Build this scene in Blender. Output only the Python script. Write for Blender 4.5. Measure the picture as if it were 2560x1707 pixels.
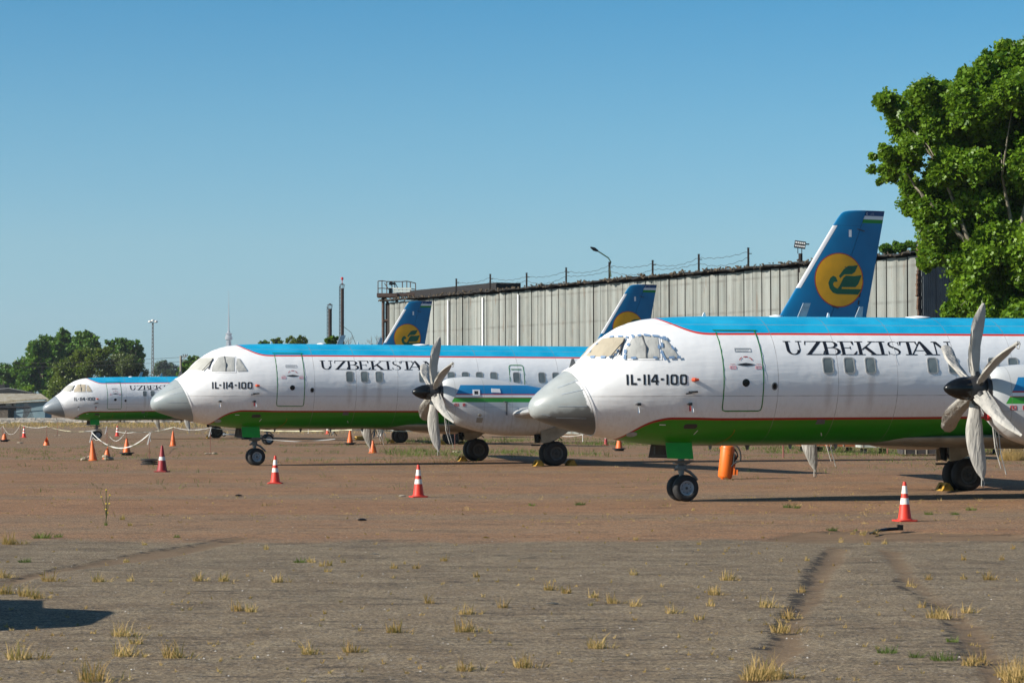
import bpy, bmesh, math, random
import numpy as np
from mathutils import Vector, Matrix, noise as mn
R = math.radians
random.seed(7); np.random.seed(7)
for o in list(bpy.data.objects): bpy.data.objects.remove(o)
S = bpy.context.scene
COL = S.collection

# ------------------------------------------------------------------ camera
F, PITCH, ROLL, HC = 6299.35, 0.0277, -0.0016, 1.8413          # focal length in pixels of a 2560 px wide picture
cam_d = bpy.data.cameras.new('camera'); cam = bpy.data.objects.new('camera', cam_d); COL.objects.link(cam)
cam_d.sensor_width = 36; cam_d.lens = F/2560*36; cam_d.clip_start = .5; cam_d.clip_end = 30000
cam.location = (0, 0, HC)
cam.rotation_euler = (Matrix.Rotation(R(90)+PITCH, 3, 'X') @ Matrix.Rotation(ROLL, 3, 'Z')).to_euler()
cam_d.dof.use_dof = True; cam_d.dof.focus_distance = 70; cam_d.dof.aperture_fstop = 8.0
S.camera = cam
# ------------------------------------------------------------------ sky and sun
SUN_AZ, SUN_EL = R(21.0), R(28)                                # light travels along +X turned by SUN_AZ towards +Y
w = bpy.data.worlds.new('World'); S.world = w; w.use_nodes = True
wn = w.node_tree.nodes; wl = w.node_tree.links; wn.clear()
wo = wn.new('ShaderNodeOutputWorld'); bg = wn.new('ShaderNodeBackground'); sk = wn.new('ShaderNodeTexSky')
sk.sky_type = 'NISHITA'; sk.sun_disc = False; sk.sun_elevation = SUN_EL
tosun = Vector((-math.cos(SUN_AZ)*math.cos(SUN_EL), -math.sin(SUN_AZ)*math.cos(SUN_EL), math.sin(SUN_EL)))
sk.sun_rotation = math.atan2(tosun.x, tosun.y)
sk.altitude = 400; sk.air_density = 1.0; sk.dust_density = 0.6; sk.ozone_density = 2.0
tc = wn.new('ShaderNodeTexCoord'); sx = wn.new('ShaderNodeSeparateXYZ'); mr = wn.new('ShaderNodeMapRange')
rp = wn.new('ShaderNodeValToRGB'); mx = wn.new('ShaderNodeMix'); mx.data_type = 'RGBA'; mx.blend_type = 'MULTIPLY'; mx.inputs[0].default_value = 1
wl.new(tc.outputs['Generated'], sx.inputs[0]); wl.new(sx.outputs['Z'], mr.inputs[0])
mr.inputs[1].default_value = 0; mr.inputs[2].default_value = .25
wl.new(mr.outputs[0], rp.inputs[0])
SKYR = [(0, (.46, .82, 1.12)), (.154, (.46, .83, 1.10)), (.265, (.51, .85, 1.04)), (.45, (.365, .80, .99)), (.64, (.185, .71, .95)), (1, (.46, .72, .86))]
el = rp.color_ramp.elements
while len(el) < len(SKYR): el.new(.5)
for e, (p, c) in zip(el, SKYR): e.position = p; e.color = (*c, 1)
wl.new(sk.outputs[0], mx.inputs[6]); wl.new(rp.outputs[0], mx.inputs[7]); wl.new(mx.outputs[2], bg.inputs[0])
bg.inputs[1].default_value = .074; wl.new(bg.outputs[0], wo.inputs[0])
sd = bpy.data.lights.new('sun', 'SUN'); sd.energy = 5.0; sd.angle = R(.5); sd.color = (1, .93, .82)
so = bpy.data.objects.new('sun', sd); COL.objects.link(so); so.rotation_euler = tosun.to_track_quat('Z', 'Y').to_euler()
S.view_settings.view_transform = 'Standard'; S.view_settings.look = 'None'; S.view_settings.exposure = .70; S.view_settings.gamma = 1
S.render.engine = 'CYCLES'

# ------------------------------------------------------------------ measuring helpers
def gz(y):
    t = min(max((y-56)/32, 0), 1); return -.15+.195*t*t*(3-2*t)
def ray(u, v):
    a, b = u-1280, v-853.5; c, s = math.cos(ROLL), math.sin(ROLL)
    uu = c*a+s*b; vv = -s*a+c*b; d = (uu/F, 1, -vv/F)
    return Vector((d[0], d[1]*math.cos(PITCH)-d[2]*math.sin(PITCH), d[1]*math.sin(PITCH)+d[2]*math.cos(PITCH)))
def gp(u, v):                                                  # the ground point seen at a measured spot
    d = ray(u, v); h = 0
    for _ in range(12):
        t = (h-HC)/d.z; h = gz(d.y*t)
    return Vector((d.x*t, d.y*t, h))
def at(u, v, Y):                                               # the point seen at a measured spot, Y metres away
    d = ray(u, v); t = Y/d.y; return Vector((d.x*t, Y, HC+d.z*t))

# ------------------------------------------------------------------ mesh helpers
MIRROR = 1                                                     # -1 while the airliner is built (its maths runs with port as +y)
class MB:
    def __init__(s): s.v = []; s.f = []; s.m = []; s.cm = 0
    def add(s, vs, fs):
        n = len(s.v); s.v += [tuple(p) for p in vs]; s.f += [tuple(i+n for i in q) for q in fs]; s.m += [s.cm]*len(fs); return s
    def box(s, c, d, rot=None):
        x, y, z = d[0]/2, d[1]/2, d[2]/2
        vs = [Vector(p) for p in [(-x,-y,-z),(x,-y,-z),(x,y,-z),(-x,y,-z),(-x,-y,z),(x,-y,z),(x,y,z),(-x,y,z)]]
        if rot is not None: vs = [rot @ p for p in vs]
        return s.add([p+Vector(c) for p in vs], [(3,2,1,0),(4,5,6,7),(0,1,5,4),(1,2,6,5),(2,3,7,6),(3,0,4,7)])
    def tube(s, pts, r, n=8, caps=True):
        pts = [Vector(p) for p in pts]; k = len(pts); rs = r if isinstance(r, (list, tuple)) else [r]*k
        vs = []; up = None
        for i, p in enumerate(pts):
            t = (pts[min(i+1, k-1)]-pts[max(i-1, 0)]).normalized()
            if up is None: up = Vector((0,0,1)) if abs(t.z) < .9 else Vector((1,0,0))
            a = t.cross(up).normalized(); b = a.cross(t); up = b
            vs += [p+(a*math.cos(2*math.pi*j/n)+b*math.sin(2*math.pi*j/n))*rs[i] for j in range(n)]
        fs = [(i*n+j, i*n+(j+1) % n, (i+1)*n+(j+1) % n, (i+1)*n+j) for i in range(k-1) for j in range(n)]
        if caps: fs += [tuple(range(n-1, -1, -1)), tuple((k-1)*n+j for j in range(n))]
        return s.add(vs, fs)
    def lathe(s, prof, o=(0,0,0), ax='Z', n=24, caps=False):       # prof: (radius, height)
        vs = []
        for r, h in prof:
            for j in range(n):
                a = 2*math.pi*j/n; c, d = r*math.cos(a), r*math.sin(a)
                p = {'Z': (c, d, h), 'X': (h, c, d), 'Y': (d, h, c)}[ax]
                vs.append((p[0]+o[0], p[1]+o[1], p[2]+o[2]))
        k = len(prof); fs = [(i*n+j, i*n+(j+1) % n, (i+1)*n+(j+1) % n, (i+1)*n+j) for i in range(k-1) for j in range(n)]
        if caps: fs += [tuple(range(n-1, -1, -1)), tuple((k-1)*n+j for j in range(n))]
        return s.add(vs, fs)
    def prism(s, poly, d):                                     # poly: 3-D points, d: extrusion vector
        n = len(poly); a = [Vector(p) for p in poly]; b = [p+Vector(d) for p in a]
        return s.add(a+b, [tuple(range(n-1, -1, -1)), tuple(range(n, 2*n))]+[(i, (i+1) % n, n+(i+1) % n, n+i) for i in range(n)])
    def build(s, name, mat, parent=None, smooth=None, fixn=False):
        if MIRROR < 0: s.v = [(a, -b, c) for a, b, c in s.v]; s.f = [tuple(reversed(q)) for q in s.f]
        me = bpy.data.meshes.new(name); me.from_pydata(s.v, [], s.f)
        for m in (mat if isinstance(mat, (list, tuple)) else [mat]): me.materials.append(m)
        me.polygons.foreach_set('material_index', s.m)
        if fixn:
            b = bmesh.new(); b.from_mesh(me); bmesh.ops.recalc_face_normals(b, faces=b.faces); b.to_mesh(me); b.free()
        if smooth is not None:
            me.polygons.foreach_set('use_smooth', [True]*len(me.polygons)); me.set_sharp_from_angle(angle=R(smooth))
        me.update(); o = bpy.data.objects.new(name, me); COL.objects.link(o)
        if parent: o.parent = parent
        return o
def tag(o, label=None, cat=None, group=None, kind=None):
    for k, v in (('label', label), ('category', cat), ('group', group), ('kind', kind)):
        if v: o[k] = v
    return o
def empty(name, loc=(0,0,0), rz=0):
    o = bpy.data.objects.new(name, None); COL.objects.link(o); o.location = loc; o.rotation_euler = (0,0,rz); o.empty_display_size = .3; return o
def kids(o): return [c for c in bpy.data.objects if c.parent == o]
def copy_tree(o, parent=None):
    c = o.copy(); COL.objects.link(c); c.parent = parent
    for ch in kids(o): copy_tree(ch, c)
    return c

# ------------------------------------------------------------------ materials
class NT:
    def __init__(s, name, rough=.5, metal=0, spec=.5):
        s.mat = bpy.data.materials.new(name); s.mat.use_nodes = True; s.t = s.mat.node_tree; s.n = s.t.nodes; s.l = s.t.links
        s.b = s.n['Principled BSDF']; s.set(s.b.inputs['Roughness'], rough); s.set(s.b.inputs['Metallic'], metal); s.b.inputs['Specular IOR Level'].default_value = spec
        s._c = None
    def set(s, inp, v):
        if hasattr(v, 'is_output') or isinstance(v, bpy.types.NodeSocket): s.l.new(v, inp)
        elif isinstance(v, (tuple, list)) and len(v) == 3 and inp.type == 'RGBA': inp.default_value = (*v, 1)
        else: inp.default_value = v
    def co(s):
        if s._c is None: s._c = s.n.new('ShaderNodeTexCoord').outputs['Object']
        return s._c
    def xyz(s):
        q = s.n.new('ShaderNodeSeparateXYZ'); s.l.new(s.co(), q.inputs[0]); return q.outputs
    def m(s, op, a, b=0, c=0):
        q = s.n.new('ShaderNodeMath'); q.operation = op
        for i, v in enumerate((a, b, c)): s.set(q.inputs[i], v)
        return q.outputs[0]
    def mr(s, v, a, b, c=0, d=1, smooth=False):
        q = s.n.new('ShaderNodeMapRange'); q.clamp = True
        if smooth: q.interpolation_type = 'SMOOTHSTEP'
        for i, x in enumerate((v, a, b, c, d)): s.set(q.inputs[i], x)
        return q.outputs[0]
    def mix(s, f, a, b, mode='MIX'):
        q = s.n.new('ShaderNodeMix'); q.data_type = 'RGBA'; q.blend_type = mode
        s.set(q.inputs[0], f); s.set(q.inputs[6], a); s.set(q.inputs[7], b); return q.outputs[2]
    def scale(s, sc, vec=None):
        q = s.n.new('ShaderNodeMapping'); s.l.new(vec or s.co(), q.inputs[0]); q.inputs['Scale'].default_value = sc; return q.outputs[0]
    def noise(s, sc, vec=None, det=3, rough=.5, dist=0):
        q = s.n.new('ShaderNodeTexNoise'); s.l.new(vec or s.co(), q.inputs['Vector'])
        q.inputs['Scale'].default_value = sc; q.inputs['Detail'].default_value = det; q.inputs['Roughness'].default_value = rough; q.inputs['Distortion'].default_value = dist
        return q.outputs[0]
    def vor(s, sc, vec=None, out='Color', feat='F1'):
        q = s.n.new('ShaderNodeTexVoronoi'); q.feature = feat; s.l.new(vec or s.co(), q.inputs['Vector']); q.inputs['Scale'].default_value = sc; return q.outputs[out]
    def ramp(s, f, st):
        q = s.n.new('ShaderNodeValToRGB'); s.l.new(f, q.inputs[0]); e = q.color_ramp.elements
        while len(e) < len(st): e.new(.5)
        for k, (p, c) in zip(e, st): k.position = p; k.color = (*c, 1) if len(c) == 3 else c
        return q.outputs[0]
    def curve(s, v, pts):                                       # pts: (0..1, 0..1)
        q = s.n.new('ShaderNodeFloatCurve'); c = q.mapping.curves[0]
        while len(c.points) < len(pts): c.points.new(.5, .5)
        for p, (a, b) in zip(c.points, pts): p.location = (a, b); p.handle_type = 'AUTO_CLAMPED'
        q.mapping.update(); s.set(q.inputs['Value'], v); return q.outputs[0]
    def bump(s, h, st=.3, d=.02):
        q = s.n.new('ShaderNodeBump'); q.inputs['Strength'].default_value = st; q.inputs['Distance'].default_value = d
        s.l.new(h, q.inputs['Height']); s.l.new(q.outputs[0], s.b.inputs['Normal']); return s
    def color(s, c): s.set(s.b.inputs['Base Color'], c); return s
def M(name, c, rough=.5, metal=0, var=.12, sc=3, bump=0, bs=20, spec=.5):   # a colour with uneven wear
    t = NT(name, rough, metal, spec); a = t.noise(sc, det=5)
    k = tuple(x*(1-var) for x in c); j = tuple(min(1, x*(1+var)) for x in c)
    t.color(t.mix(t.mr(a, .3, .7), k, j))
    if bump: t.bump(t.noise(bs, det=4), bump, .02)
    return t.mat

# fuselage paint: bands laid out along the hull
def hull_paint():
    t = NT('hull_paint', .32); X = t.xyz(); x, z = X['X'], X['Z']
    xr = t.mr(x, 1, 6)
    U = [(2.5, 4.35), (2.83, 4.028), (3.036, 3.896), (3.36, 3.742), (3.612, 3.685), (3.9, 3.675), (5.2, 3.68), (6, 3.682)]
    G = [(1.3, .9), (1.6, 1.16), (1.882, 1.386), (2.104, 1.562), (2.348, 1.715), (2.6, 1.795), (2.85, 1.826), (3.3, 1.822), (4.1, 1.805), (6, 1.805)]
    zu = t.m('MULTIPLY', t.curve(xr, [((a-1)/5, b/5) for a, b in U]), 5)
    zg = t.m('MULTIPLY', t.curve(xr, [((a-1)/5, b/5) for a, b in G]), 5)
    du = t.m('SUBTRACT', z, zu); dg = t.m('SUBTRACT', z, zg)
    wht = (.80, .80, .80)
    # grime: long vertical runs that grow towards the belly
    run = t.noise(1, t.scale((14, 14, .9)), 4, .6); run2 = t.noise(1, t.scale((45, 45, 1.6)), 3, .6)
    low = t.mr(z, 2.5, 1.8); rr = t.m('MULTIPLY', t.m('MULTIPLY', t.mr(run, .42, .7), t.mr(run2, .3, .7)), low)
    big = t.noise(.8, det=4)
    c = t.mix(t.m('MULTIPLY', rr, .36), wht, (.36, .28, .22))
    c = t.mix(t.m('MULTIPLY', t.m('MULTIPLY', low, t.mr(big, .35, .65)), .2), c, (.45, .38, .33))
    # runs under the cabin windows
    px = t.m('PINGPONG', t.m('SUBTRACT', x, 6.4), .2565); wx = t.mr(t.m('ADD', px, t.m('MULTIPLY', t.m('SUBTRACT', run2, .5), .12)), .02, .13, 1, 0)
    wz = t.m('MULTIPLY', t.mr(z, 1.9, 2.2), t.mr(z, 2.78, 2.82, 1, 0)); wr = t.m('MULTIPLY', t.m('MULTIPLY', t.mr(x, 6.1, 6.15), t.mr(x, 7.6, 7.7, 1, 0)), wz)
    c = t.mix(t.m('MULTIPLY', t.m('MULTIPLY', wx, wr), .3), c, (.34, .27, .22))
    blue = t.mix(t.mr(t.noise(1.3, det=5), .35, .7), (.0, .32, .56), (.015, .41, .66))
    grn = t.mix(t.m('MULTIPLY', t.mr(run, .35, .7), .5), (.016, .25, .001), (.035, .19, .005))
    grn = t.mix(t.mr(z, 1.27, 1.22), grn, t.mix(t.mr(run2, .3, .7), (.20, .18, .10), (.12, .13, .07)))
    c = t.mix(t.mr(du, -.002, .002), c, blue); c = t.mix(t.mr(dg, .002, -.002), c, grn)
    c = t.mix(t.m('MULTIPLY', t.mr(t.m('ABSOLUTE', t.m('ADD', du, .012)), .026, .020), t.mr(x, 2.6, 2.8)), c, (.62, .035, .015))
    c = t.mix(t.mr(t.m('ABSOLUTE', dg), .030, .024), c, (.33, .01, .008))
    # panel joints
    j1 = t.m('PINGPONG', t.m('SUBTRACT', x, 8.07), .72); j = t.mr(j1, .010, .004)
    j = t.m('MULTIPLY', j, t.mr(x, 5, 5.1))
    j2 = t.mr(t.m('ABSOLUTE', t.m('SUBTRACT', z, 2.31)), .010, .004)
    j3 = t.mr(t.m('ABSOLUTE', t.m('SUBTRACT', z, 3.88)), .008, .003)
    jj = t.m('MAXIMUM', t.m('MAXIMUM', j, j2), j3)
    c = t.mix(t.m('MULTIPLY', jj, t.mr(t.noise(3), .35, .6, .35, .8)), c, (.25, .22, .2))
    t.color(c)
    wob = t.noise(1.6, det=2); t.bump(t.m('ADD', wob, t.m('MULTIPLY', t.noise(1, t.scale((1.5, 1.5, 8)), 2), .4)), .85, .02)
    t.set(t.b.inputs['Roughness'], t.mr(big, .3, .7, .3, .5)); t.b.inputs['Coat Weight'].default_value = .15
    return t.mat
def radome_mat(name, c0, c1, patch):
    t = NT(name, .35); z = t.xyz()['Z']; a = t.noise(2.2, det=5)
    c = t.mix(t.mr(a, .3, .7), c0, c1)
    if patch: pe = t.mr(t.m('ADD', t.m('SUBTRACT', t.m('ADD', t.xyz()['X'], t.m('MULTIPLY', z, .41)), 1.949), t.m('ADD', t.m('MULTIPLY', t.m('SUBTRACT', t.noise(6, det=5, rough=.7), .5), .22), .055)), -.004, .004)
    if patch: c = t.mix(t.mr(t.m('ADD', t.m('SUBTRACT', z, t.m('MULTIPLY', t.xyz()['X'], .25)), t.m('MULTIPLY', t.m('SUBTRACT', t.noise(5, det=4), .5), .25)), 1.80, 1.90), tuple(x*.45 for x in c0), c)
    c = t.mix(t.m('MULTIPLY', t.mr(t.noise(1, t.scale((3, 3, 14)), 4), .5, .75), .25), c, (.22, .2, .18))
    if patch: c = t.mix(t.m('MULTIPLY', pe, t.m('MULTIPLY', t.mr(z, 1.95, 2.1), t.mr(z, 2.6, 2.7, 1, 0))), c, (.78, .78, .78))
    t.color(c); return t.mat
def nacelle_paint():
    t = NT('nacelle_paint', .38); X = t.xyz(); x, z = X['X'], X['Z']
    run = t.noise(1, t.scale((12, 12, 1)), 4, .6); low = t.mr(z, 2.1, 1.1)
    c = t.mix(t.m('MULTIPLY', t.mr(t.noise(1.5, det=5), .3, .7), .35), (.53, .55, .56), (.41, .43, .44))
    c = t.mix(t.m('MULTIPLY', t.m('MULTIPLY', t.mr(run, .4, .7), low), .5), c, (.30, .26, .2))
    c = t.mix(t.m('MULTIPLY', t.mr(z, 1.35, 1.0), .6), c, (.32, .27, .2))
    on = t.mr(t.m('SUBTRACT', x, t.m('ADD', t.m('MULTIPLY', z, .55), 7.80)), -.004, .004)
    def band(a, b): return t.m('MULTIPLY', t.m('MULTIPLY', t.mr(z, a-.003, a+.003), t.mr(z, b-.003, b+.003, 1, 0)), on)
    for a, b, k in ((2.38, 2.67, (.015, .19, .42)), (2.345, 2.38, (.42, .015, .015)), (2.27, 2.345, (.75, .75, .75)), (2.25, 2.27, (.35, .02, .02)), (2.11, 2.25, (.035, .28, .03))):
        c = t.mix(band(a, b), c, k)
    j = t.mr(t.m('PINGPONG', t.m('SUBTRACT', x, 9.09), .48), .010, .003); j2 = t.mr(t.m('ABSOLUTE', t.m('SUBTRACT', z, 1.95)), .009, .003)
    c = t.mix(t.m('MULTIPLY', t.m('MAXIMUM', j, j2), .5), c, (.2, .19, .17))
    t.color(c).bump(t.noise(2.5, det=2), .3, .01); return t.mat
def fin_paint(rud):
    t = NT('rudder_paint' if rud else 'fin_paint', .42); X = t.xyz(); x, z = X['X'], X['Z']
    c = t.mix(t.mr(t.noise(1.2, det=5), .3, .7), (.0, .135, .31), (.001, .165, .37))
    if rud:
        c = t.mix(t.mr(z, 8.69, 8.695), c, (.01, .22, .015)); c = t.mix(t.mr(z, 8.825, 8.83), c, (.7, .7, .72)); c = t.mix(t.mr(z, 8.955, 8.96), c, (.004, .045, .16))
    else:
        e = t.m('SUBTRACT', x, t.m('ADD', t.m('MULTIPLY', z, .6455), 19.40)); wz = t.m('MULTIPLY', t.mr(z, 6.28, 6.285), t.mr(z, 8.58, 8.585, 1, 0))
        c = t.mix(t.m('MULTIPLY', t.mr(e, .165, .16), wz), c, (.68, .68, .70))
        c = t.mix(t.m('MULTIPLY', t.mr(t.m('ABSOLUTE', t.m('SUBTRACT', e, .175)), .012, .006), wz), c, (.02, .03, .05))
        j = t.mr(t.m('ABSOLUTE', t.m('SUBTRACT', z, 8.585)), .012, .006); c = t.mix(t.m('MULTIPLY', j, .5), c, (.01, .05, .12))
    t.color(c); return t.mat
def cloth(name, c0, c1, sc=(7, 7, 2.2), st=.55, d=.02):
    t = NT(name, .85, spec=.2); a = t.noise(1, t.scale(sc), 3, .5, 1.2)
    t.color(t.mix(t.mr(t.noise(3, det=5), .3, .7), c0, c1)); t.bump(a, st, d); return t.mat
MAT = {}
MAT['hull'] = hull_paint(); MAT['nac'] = nacelle_paint(); MAT['fin'] = fin_paint(False); MAT['rud'] = fin_paint(True)
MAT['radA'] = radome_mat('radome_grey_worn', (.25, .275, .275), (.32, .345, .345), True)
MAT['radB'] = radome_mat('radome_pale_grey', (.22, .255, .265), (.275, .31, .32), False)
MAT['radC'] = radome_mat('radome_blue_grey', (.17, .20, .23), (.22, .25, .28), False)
MAT['white'] = M('white_paint', (.78, .78, .78), .35, var=.05)
MAT['black'] = M('black_lettering', (.012, .014, .02), .45)
MAT['green'] = M('green_outline', (.015, .19, .03), .5, var=.3, sc=8)
MAT['greendoor'] = M('green_gear_door', (.015, .31, .012), .4)
MAT['glass'] = M('grey_window', (.17, .20, .20), .35, var=.3, sc=2)
MAT['dark'] = M('dark_metal', (.03, .03, .032), .5, var=.4)
MAT['metal'] = M('bare_metal', (.17, .18, .185), .5, .4)
MAT['bay'] = M('gear_bay_grey', (.10, .105, .11), .6, var=.3)
MAT['beige'] = cloth('beige_cloth', (.33, .29, .22), (.38, .34, .265)); MAT['grey_cloth'] = cloth('grey_cloth', (.34, .345, .33), (.43, .43, .41))
MAT['pale_cloth'] = cloth('pale_sheet', (.34, .34, .31), (.44, .44, .41)); MAT['tan_cloth'] = cloth('tan_cloth', (.42, .36, .27), (.50, .44, .34))
MAT['bladecloth'] = cloth('blade_canvas', (.30, .29, .265), (.40, .385, .355), (7, 7, 1.5), .9, .04)
MAT['tape'] = M('blue_tape', (.15, .24, .38), .6); MAT['red'] = M('red_mark', (.45, .02, .02), .5); MAT['pink'] = M('pink_ribbon', (.7, .06, .12), .7)
MAT['spinner'] = M('black_spinner', (.004, .005, .006), .25, var=.3, spec=.35); MAT['tyre'] = M('black_rubber', (.016, .016, .017), .8, var=.4, sc=9)
MAT['rim'] = M('grey_wheel_rim', (.26, .30, .34), .5, var=.2, sc=12); MAT['rimdark'] = M('dirty_wheel_rim', (.055, .06, .06), .6, var=.3, sc=12)
MAT['rimw'] = M('window_rim', (.33, .33, .32), .5); MAT['alu'] = M('wing_metal', (.42, .43, .44), .4, .3); MAT['dirtygrey'] = M('dirty_fairing', (.30, .27, .21), .6, var=.25, bump=.2)
MAT['yellow'] = M('yellow_disc', (.80, .38, .004), .45, var=.08); MAT['birdgreen'] = M('dark_green_emblem', (.004, .10, .045), .45)
MAT['chock'] = M('yellow_chock', (.34, .19, .015), .6, var=.3, sc=15); MAT['streak'] = M('old_sealant', (.85, .85, .85), .6)

# ------------------------------------------------------------------ hull shape
TOP=[(-.058,2.05),(-.035,2.19),(.06,2.33),(.285,2.529),(.567,2.742),(.88,2.95),(1.22,3.2),(1.433,3.43),(1.59,3.56),(1.762,3.69),(1.99,3.825),(2.2,3.91),(2.5,3.99),(2.8,4.03),(3.3,4.065),(4.0,4.085),(5,4.09),(19,4.09),(22,4.07),(24,4.0),(26.6,3.72)]
BOT=[(-.058,2.05),(-.02,1.91),(.144,1.80),(.424,1.70),(.847,1.58),(1.357,1.465),(1.984,1.35),(2.56,1.27),(3.0,1.235),(3.56,1.215),(5,1.211),(17,1.22),(19,1.45),(22,2.2),(24,2.8),(26.6,3.5)]
HW=[(-.058,0.0),(-.035,.14),(.06,.28),(.285,.45),(.567,.61),(.88,.76),(1.22,.90),(1.6,1.03),(2.0,1.15),(2.5,1.26),(3.0,1.34),(3.6,1.40),(4.3,1.435),(5,1.439),(18,1.439),(21,1.1),(24,.55),(26.6,.12)]
def pch(P):
    x = [a for a, b in P]; y = [b for a, b in P]; h = [x[i+1]-x[i] for i in range(len(x)-1)]; d = [(y[i+1]-y[i])/h[i] for i in range(len(h))]
    m = [d[0]]+[0 if d[i-1]*d[i] <= 0 else 2*d[i-1]*d[i]/(d[i-1]+d[i]) for i in range(1, len(h))]+[d[-1]]
    def g(t):
        t = min(max(t, x[0]), x[-1]); i = 0
        while i < len(h)-1 and t > x[i+1]: i += 1
        s = (t-x[i])/h[i]
        return (2*s**3-3*s**2+1)*y[i]+(s**3-2*s**2+s)*h[i]*m[i]+(-2*s**3+3*s**2)*y[i+1]+(s**3-s**2)*h[i]*m[i+1]
    return g
gt, gb, gw = pch(TOP), pch(BOT), pch(HW)
def sp(x, th):                                                 # hull point, th measured from the crown, port side positive
    t, b = gt(x), gb(x); return Vector((x, gw(x)*math.sin(th), (t+b)/2+(t-b)/2*math.cos(th)))
def th_of(x, z):
    t, b = gt(x), gb(x); return math.acos(max(-1, min(1, (z-(t+b)/2)/((t-b)/2))))
def hn(x, th):
    e = 1e-3; a = sp(x+e, th)-sp(x-e, th); b = sp(x, th+e)-sp(x, th-e); n = b.cross(a)
    return n.normalized()
def S2(x, th, off):
    n = hn(x, th); p = sp(x, th)
    if n.dot(Vector((0, math.sin(th), math.cos(th)))) < 0: n = -n
    return p+n*off
def hull_xz(x, z, off): return S2(x, th_of(x, z), off)
def ring(xk, m, n, off=0):
    vs = []
    for j in range(n):
        th = 2*math.pi*j/n; x = xk
        for _ in range(6): x = xk+m*(2.15-sp(x, th).z)
        p = S2(x, th, off) if off else sp(x, th); vs.append(p)
    return vs
def loft(mb, rings, cap0=False, cap1=False):
    n = len(rings[0]); vs = [p for r in rings for p in r]; k = len(rings)
    fs = [(i*n+j, i*n+(j+1) % n, (i+1)*n+(j+1) % n, (i+1)*n+j) for i in range(k-1) for j in range(n)]
    if cap0: fs.append(tuple(range(n-1, -1, -1)))
    if cap1: fs.append(tuple((k-1)*n+j for j in range(n)))
    return mb.add(vs, fs)
def dens(poly, n=6):
    out = []
    for i, a in enumerate(poly):
        b = poly[(i+1) % len(poly)]
        out += [(a[0]+(b[0]-a[0])*k/n, a[1]+(b[1]-a[1])*k/n) for k in range(n)]
    return out
def rrect(x0, x1, z0, z1, r, n=5):
    P = []
    for cx, cz, a0 in ((x1-r, z1-r, 0), (x0+r, z1-r, 90), (x0+r, z0+r, 180), (x1-r, z0+r, 270)):
        P += [(cx+r*math.cos(R(a0+90*k/n)), cz+r*math.sin(R(a0+90*k/n))) for k in range(n+1)]
    return P
def patch(mb, poly, f, off, thick=.012, rings=4, wr=0):        # a thin shell laid on a surface f(x, z, off)
    cx = sum(p[0] for p in poly)/len(poly); cz = sum(p[1] for p in poly)/len(poly); n = len(poly); vs = []
    for k in range(rings+1):
        s = 1-k/rings*.999 if rings else 1
        for p in poly:
            x, z = cx+(p[0]-cx)*s, cz+(p[1]-cz)*s
            o = off+(wr*mn.noise(Vector((x*7, z*7, 1.3))) if wr and k else 0); vs.append(f(x, z, o))
    fs = [(i*n+j, i*n+(j+1) % n, (i+1)*n+(j+1) % n, (i+1)*n+j) for i in range(rings) for j in range(n)]
    b = len(vs); vs += [f(p[0], p[1], off-thick) for p in poly]
    fs += [(j, b+j, b+(j+1) % n, (j+1) % n) for j in range(n)]
    return mb.add(vs, fs)
def grid_patch(mb, x0, x1, z0, z1, f, off, nx=8, nz=22):
    vs = [f(x0+(x1-x0)*i/nx, z0+(z1-z0)*j/nz, off) for j in range(nz+1) for i in range(nx+1)]; k = nx+1
    return mb.add(vs, [(j*k+i, j*k+i+1, (j+1)*k+i+1, (j+1)*k+i) for j in range(nz) for i in range(nx)])
def frame(mb, po, pi, f, off, thick=.012):                     # a thin rim between two outlines of equal length
    n = len(po); vs = [f(*p, off) for p in po]+[f(*p, off) for p in pi]+[f(*p, off-thick) for p in po]+[f(*p, off-thick) for p in pi]
    fs = []
    for j in range(n):
        k = (j+1) % n; fs += [(j, k, n+k, n+j), (2*n+j, 2*n+k, k, j), (n+j, n+k, 3*n+k, 3*n+j)]
    return mb.add(vs, fs)
def path_strip(mb, pts, w, f, off, ww=None):                   # a painted line along pts in (x, z)
    vs = []; k = len(pts)
    for i, p in enumerate(pts):
        a = pts[max(i-1, 0)]; b = pts[min(i+1, k-1)]; dx, dz = b[0]-a[0], b[1]-a[1]; L = math.hypot(dx, dz) or 1
        h = (ww[i] if ww else w)/2; nx, nz = -dz/L*h, dx/L*h
        vs += [f(p[0]+nx, p[1]+nz, off), f(p[0]-nx, p[1]-nz, off)]
    return mb.add(vs, [(2*i, 2*i+1, 2*i+3, 2*i+2) for i in range(k-1)])

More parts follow.
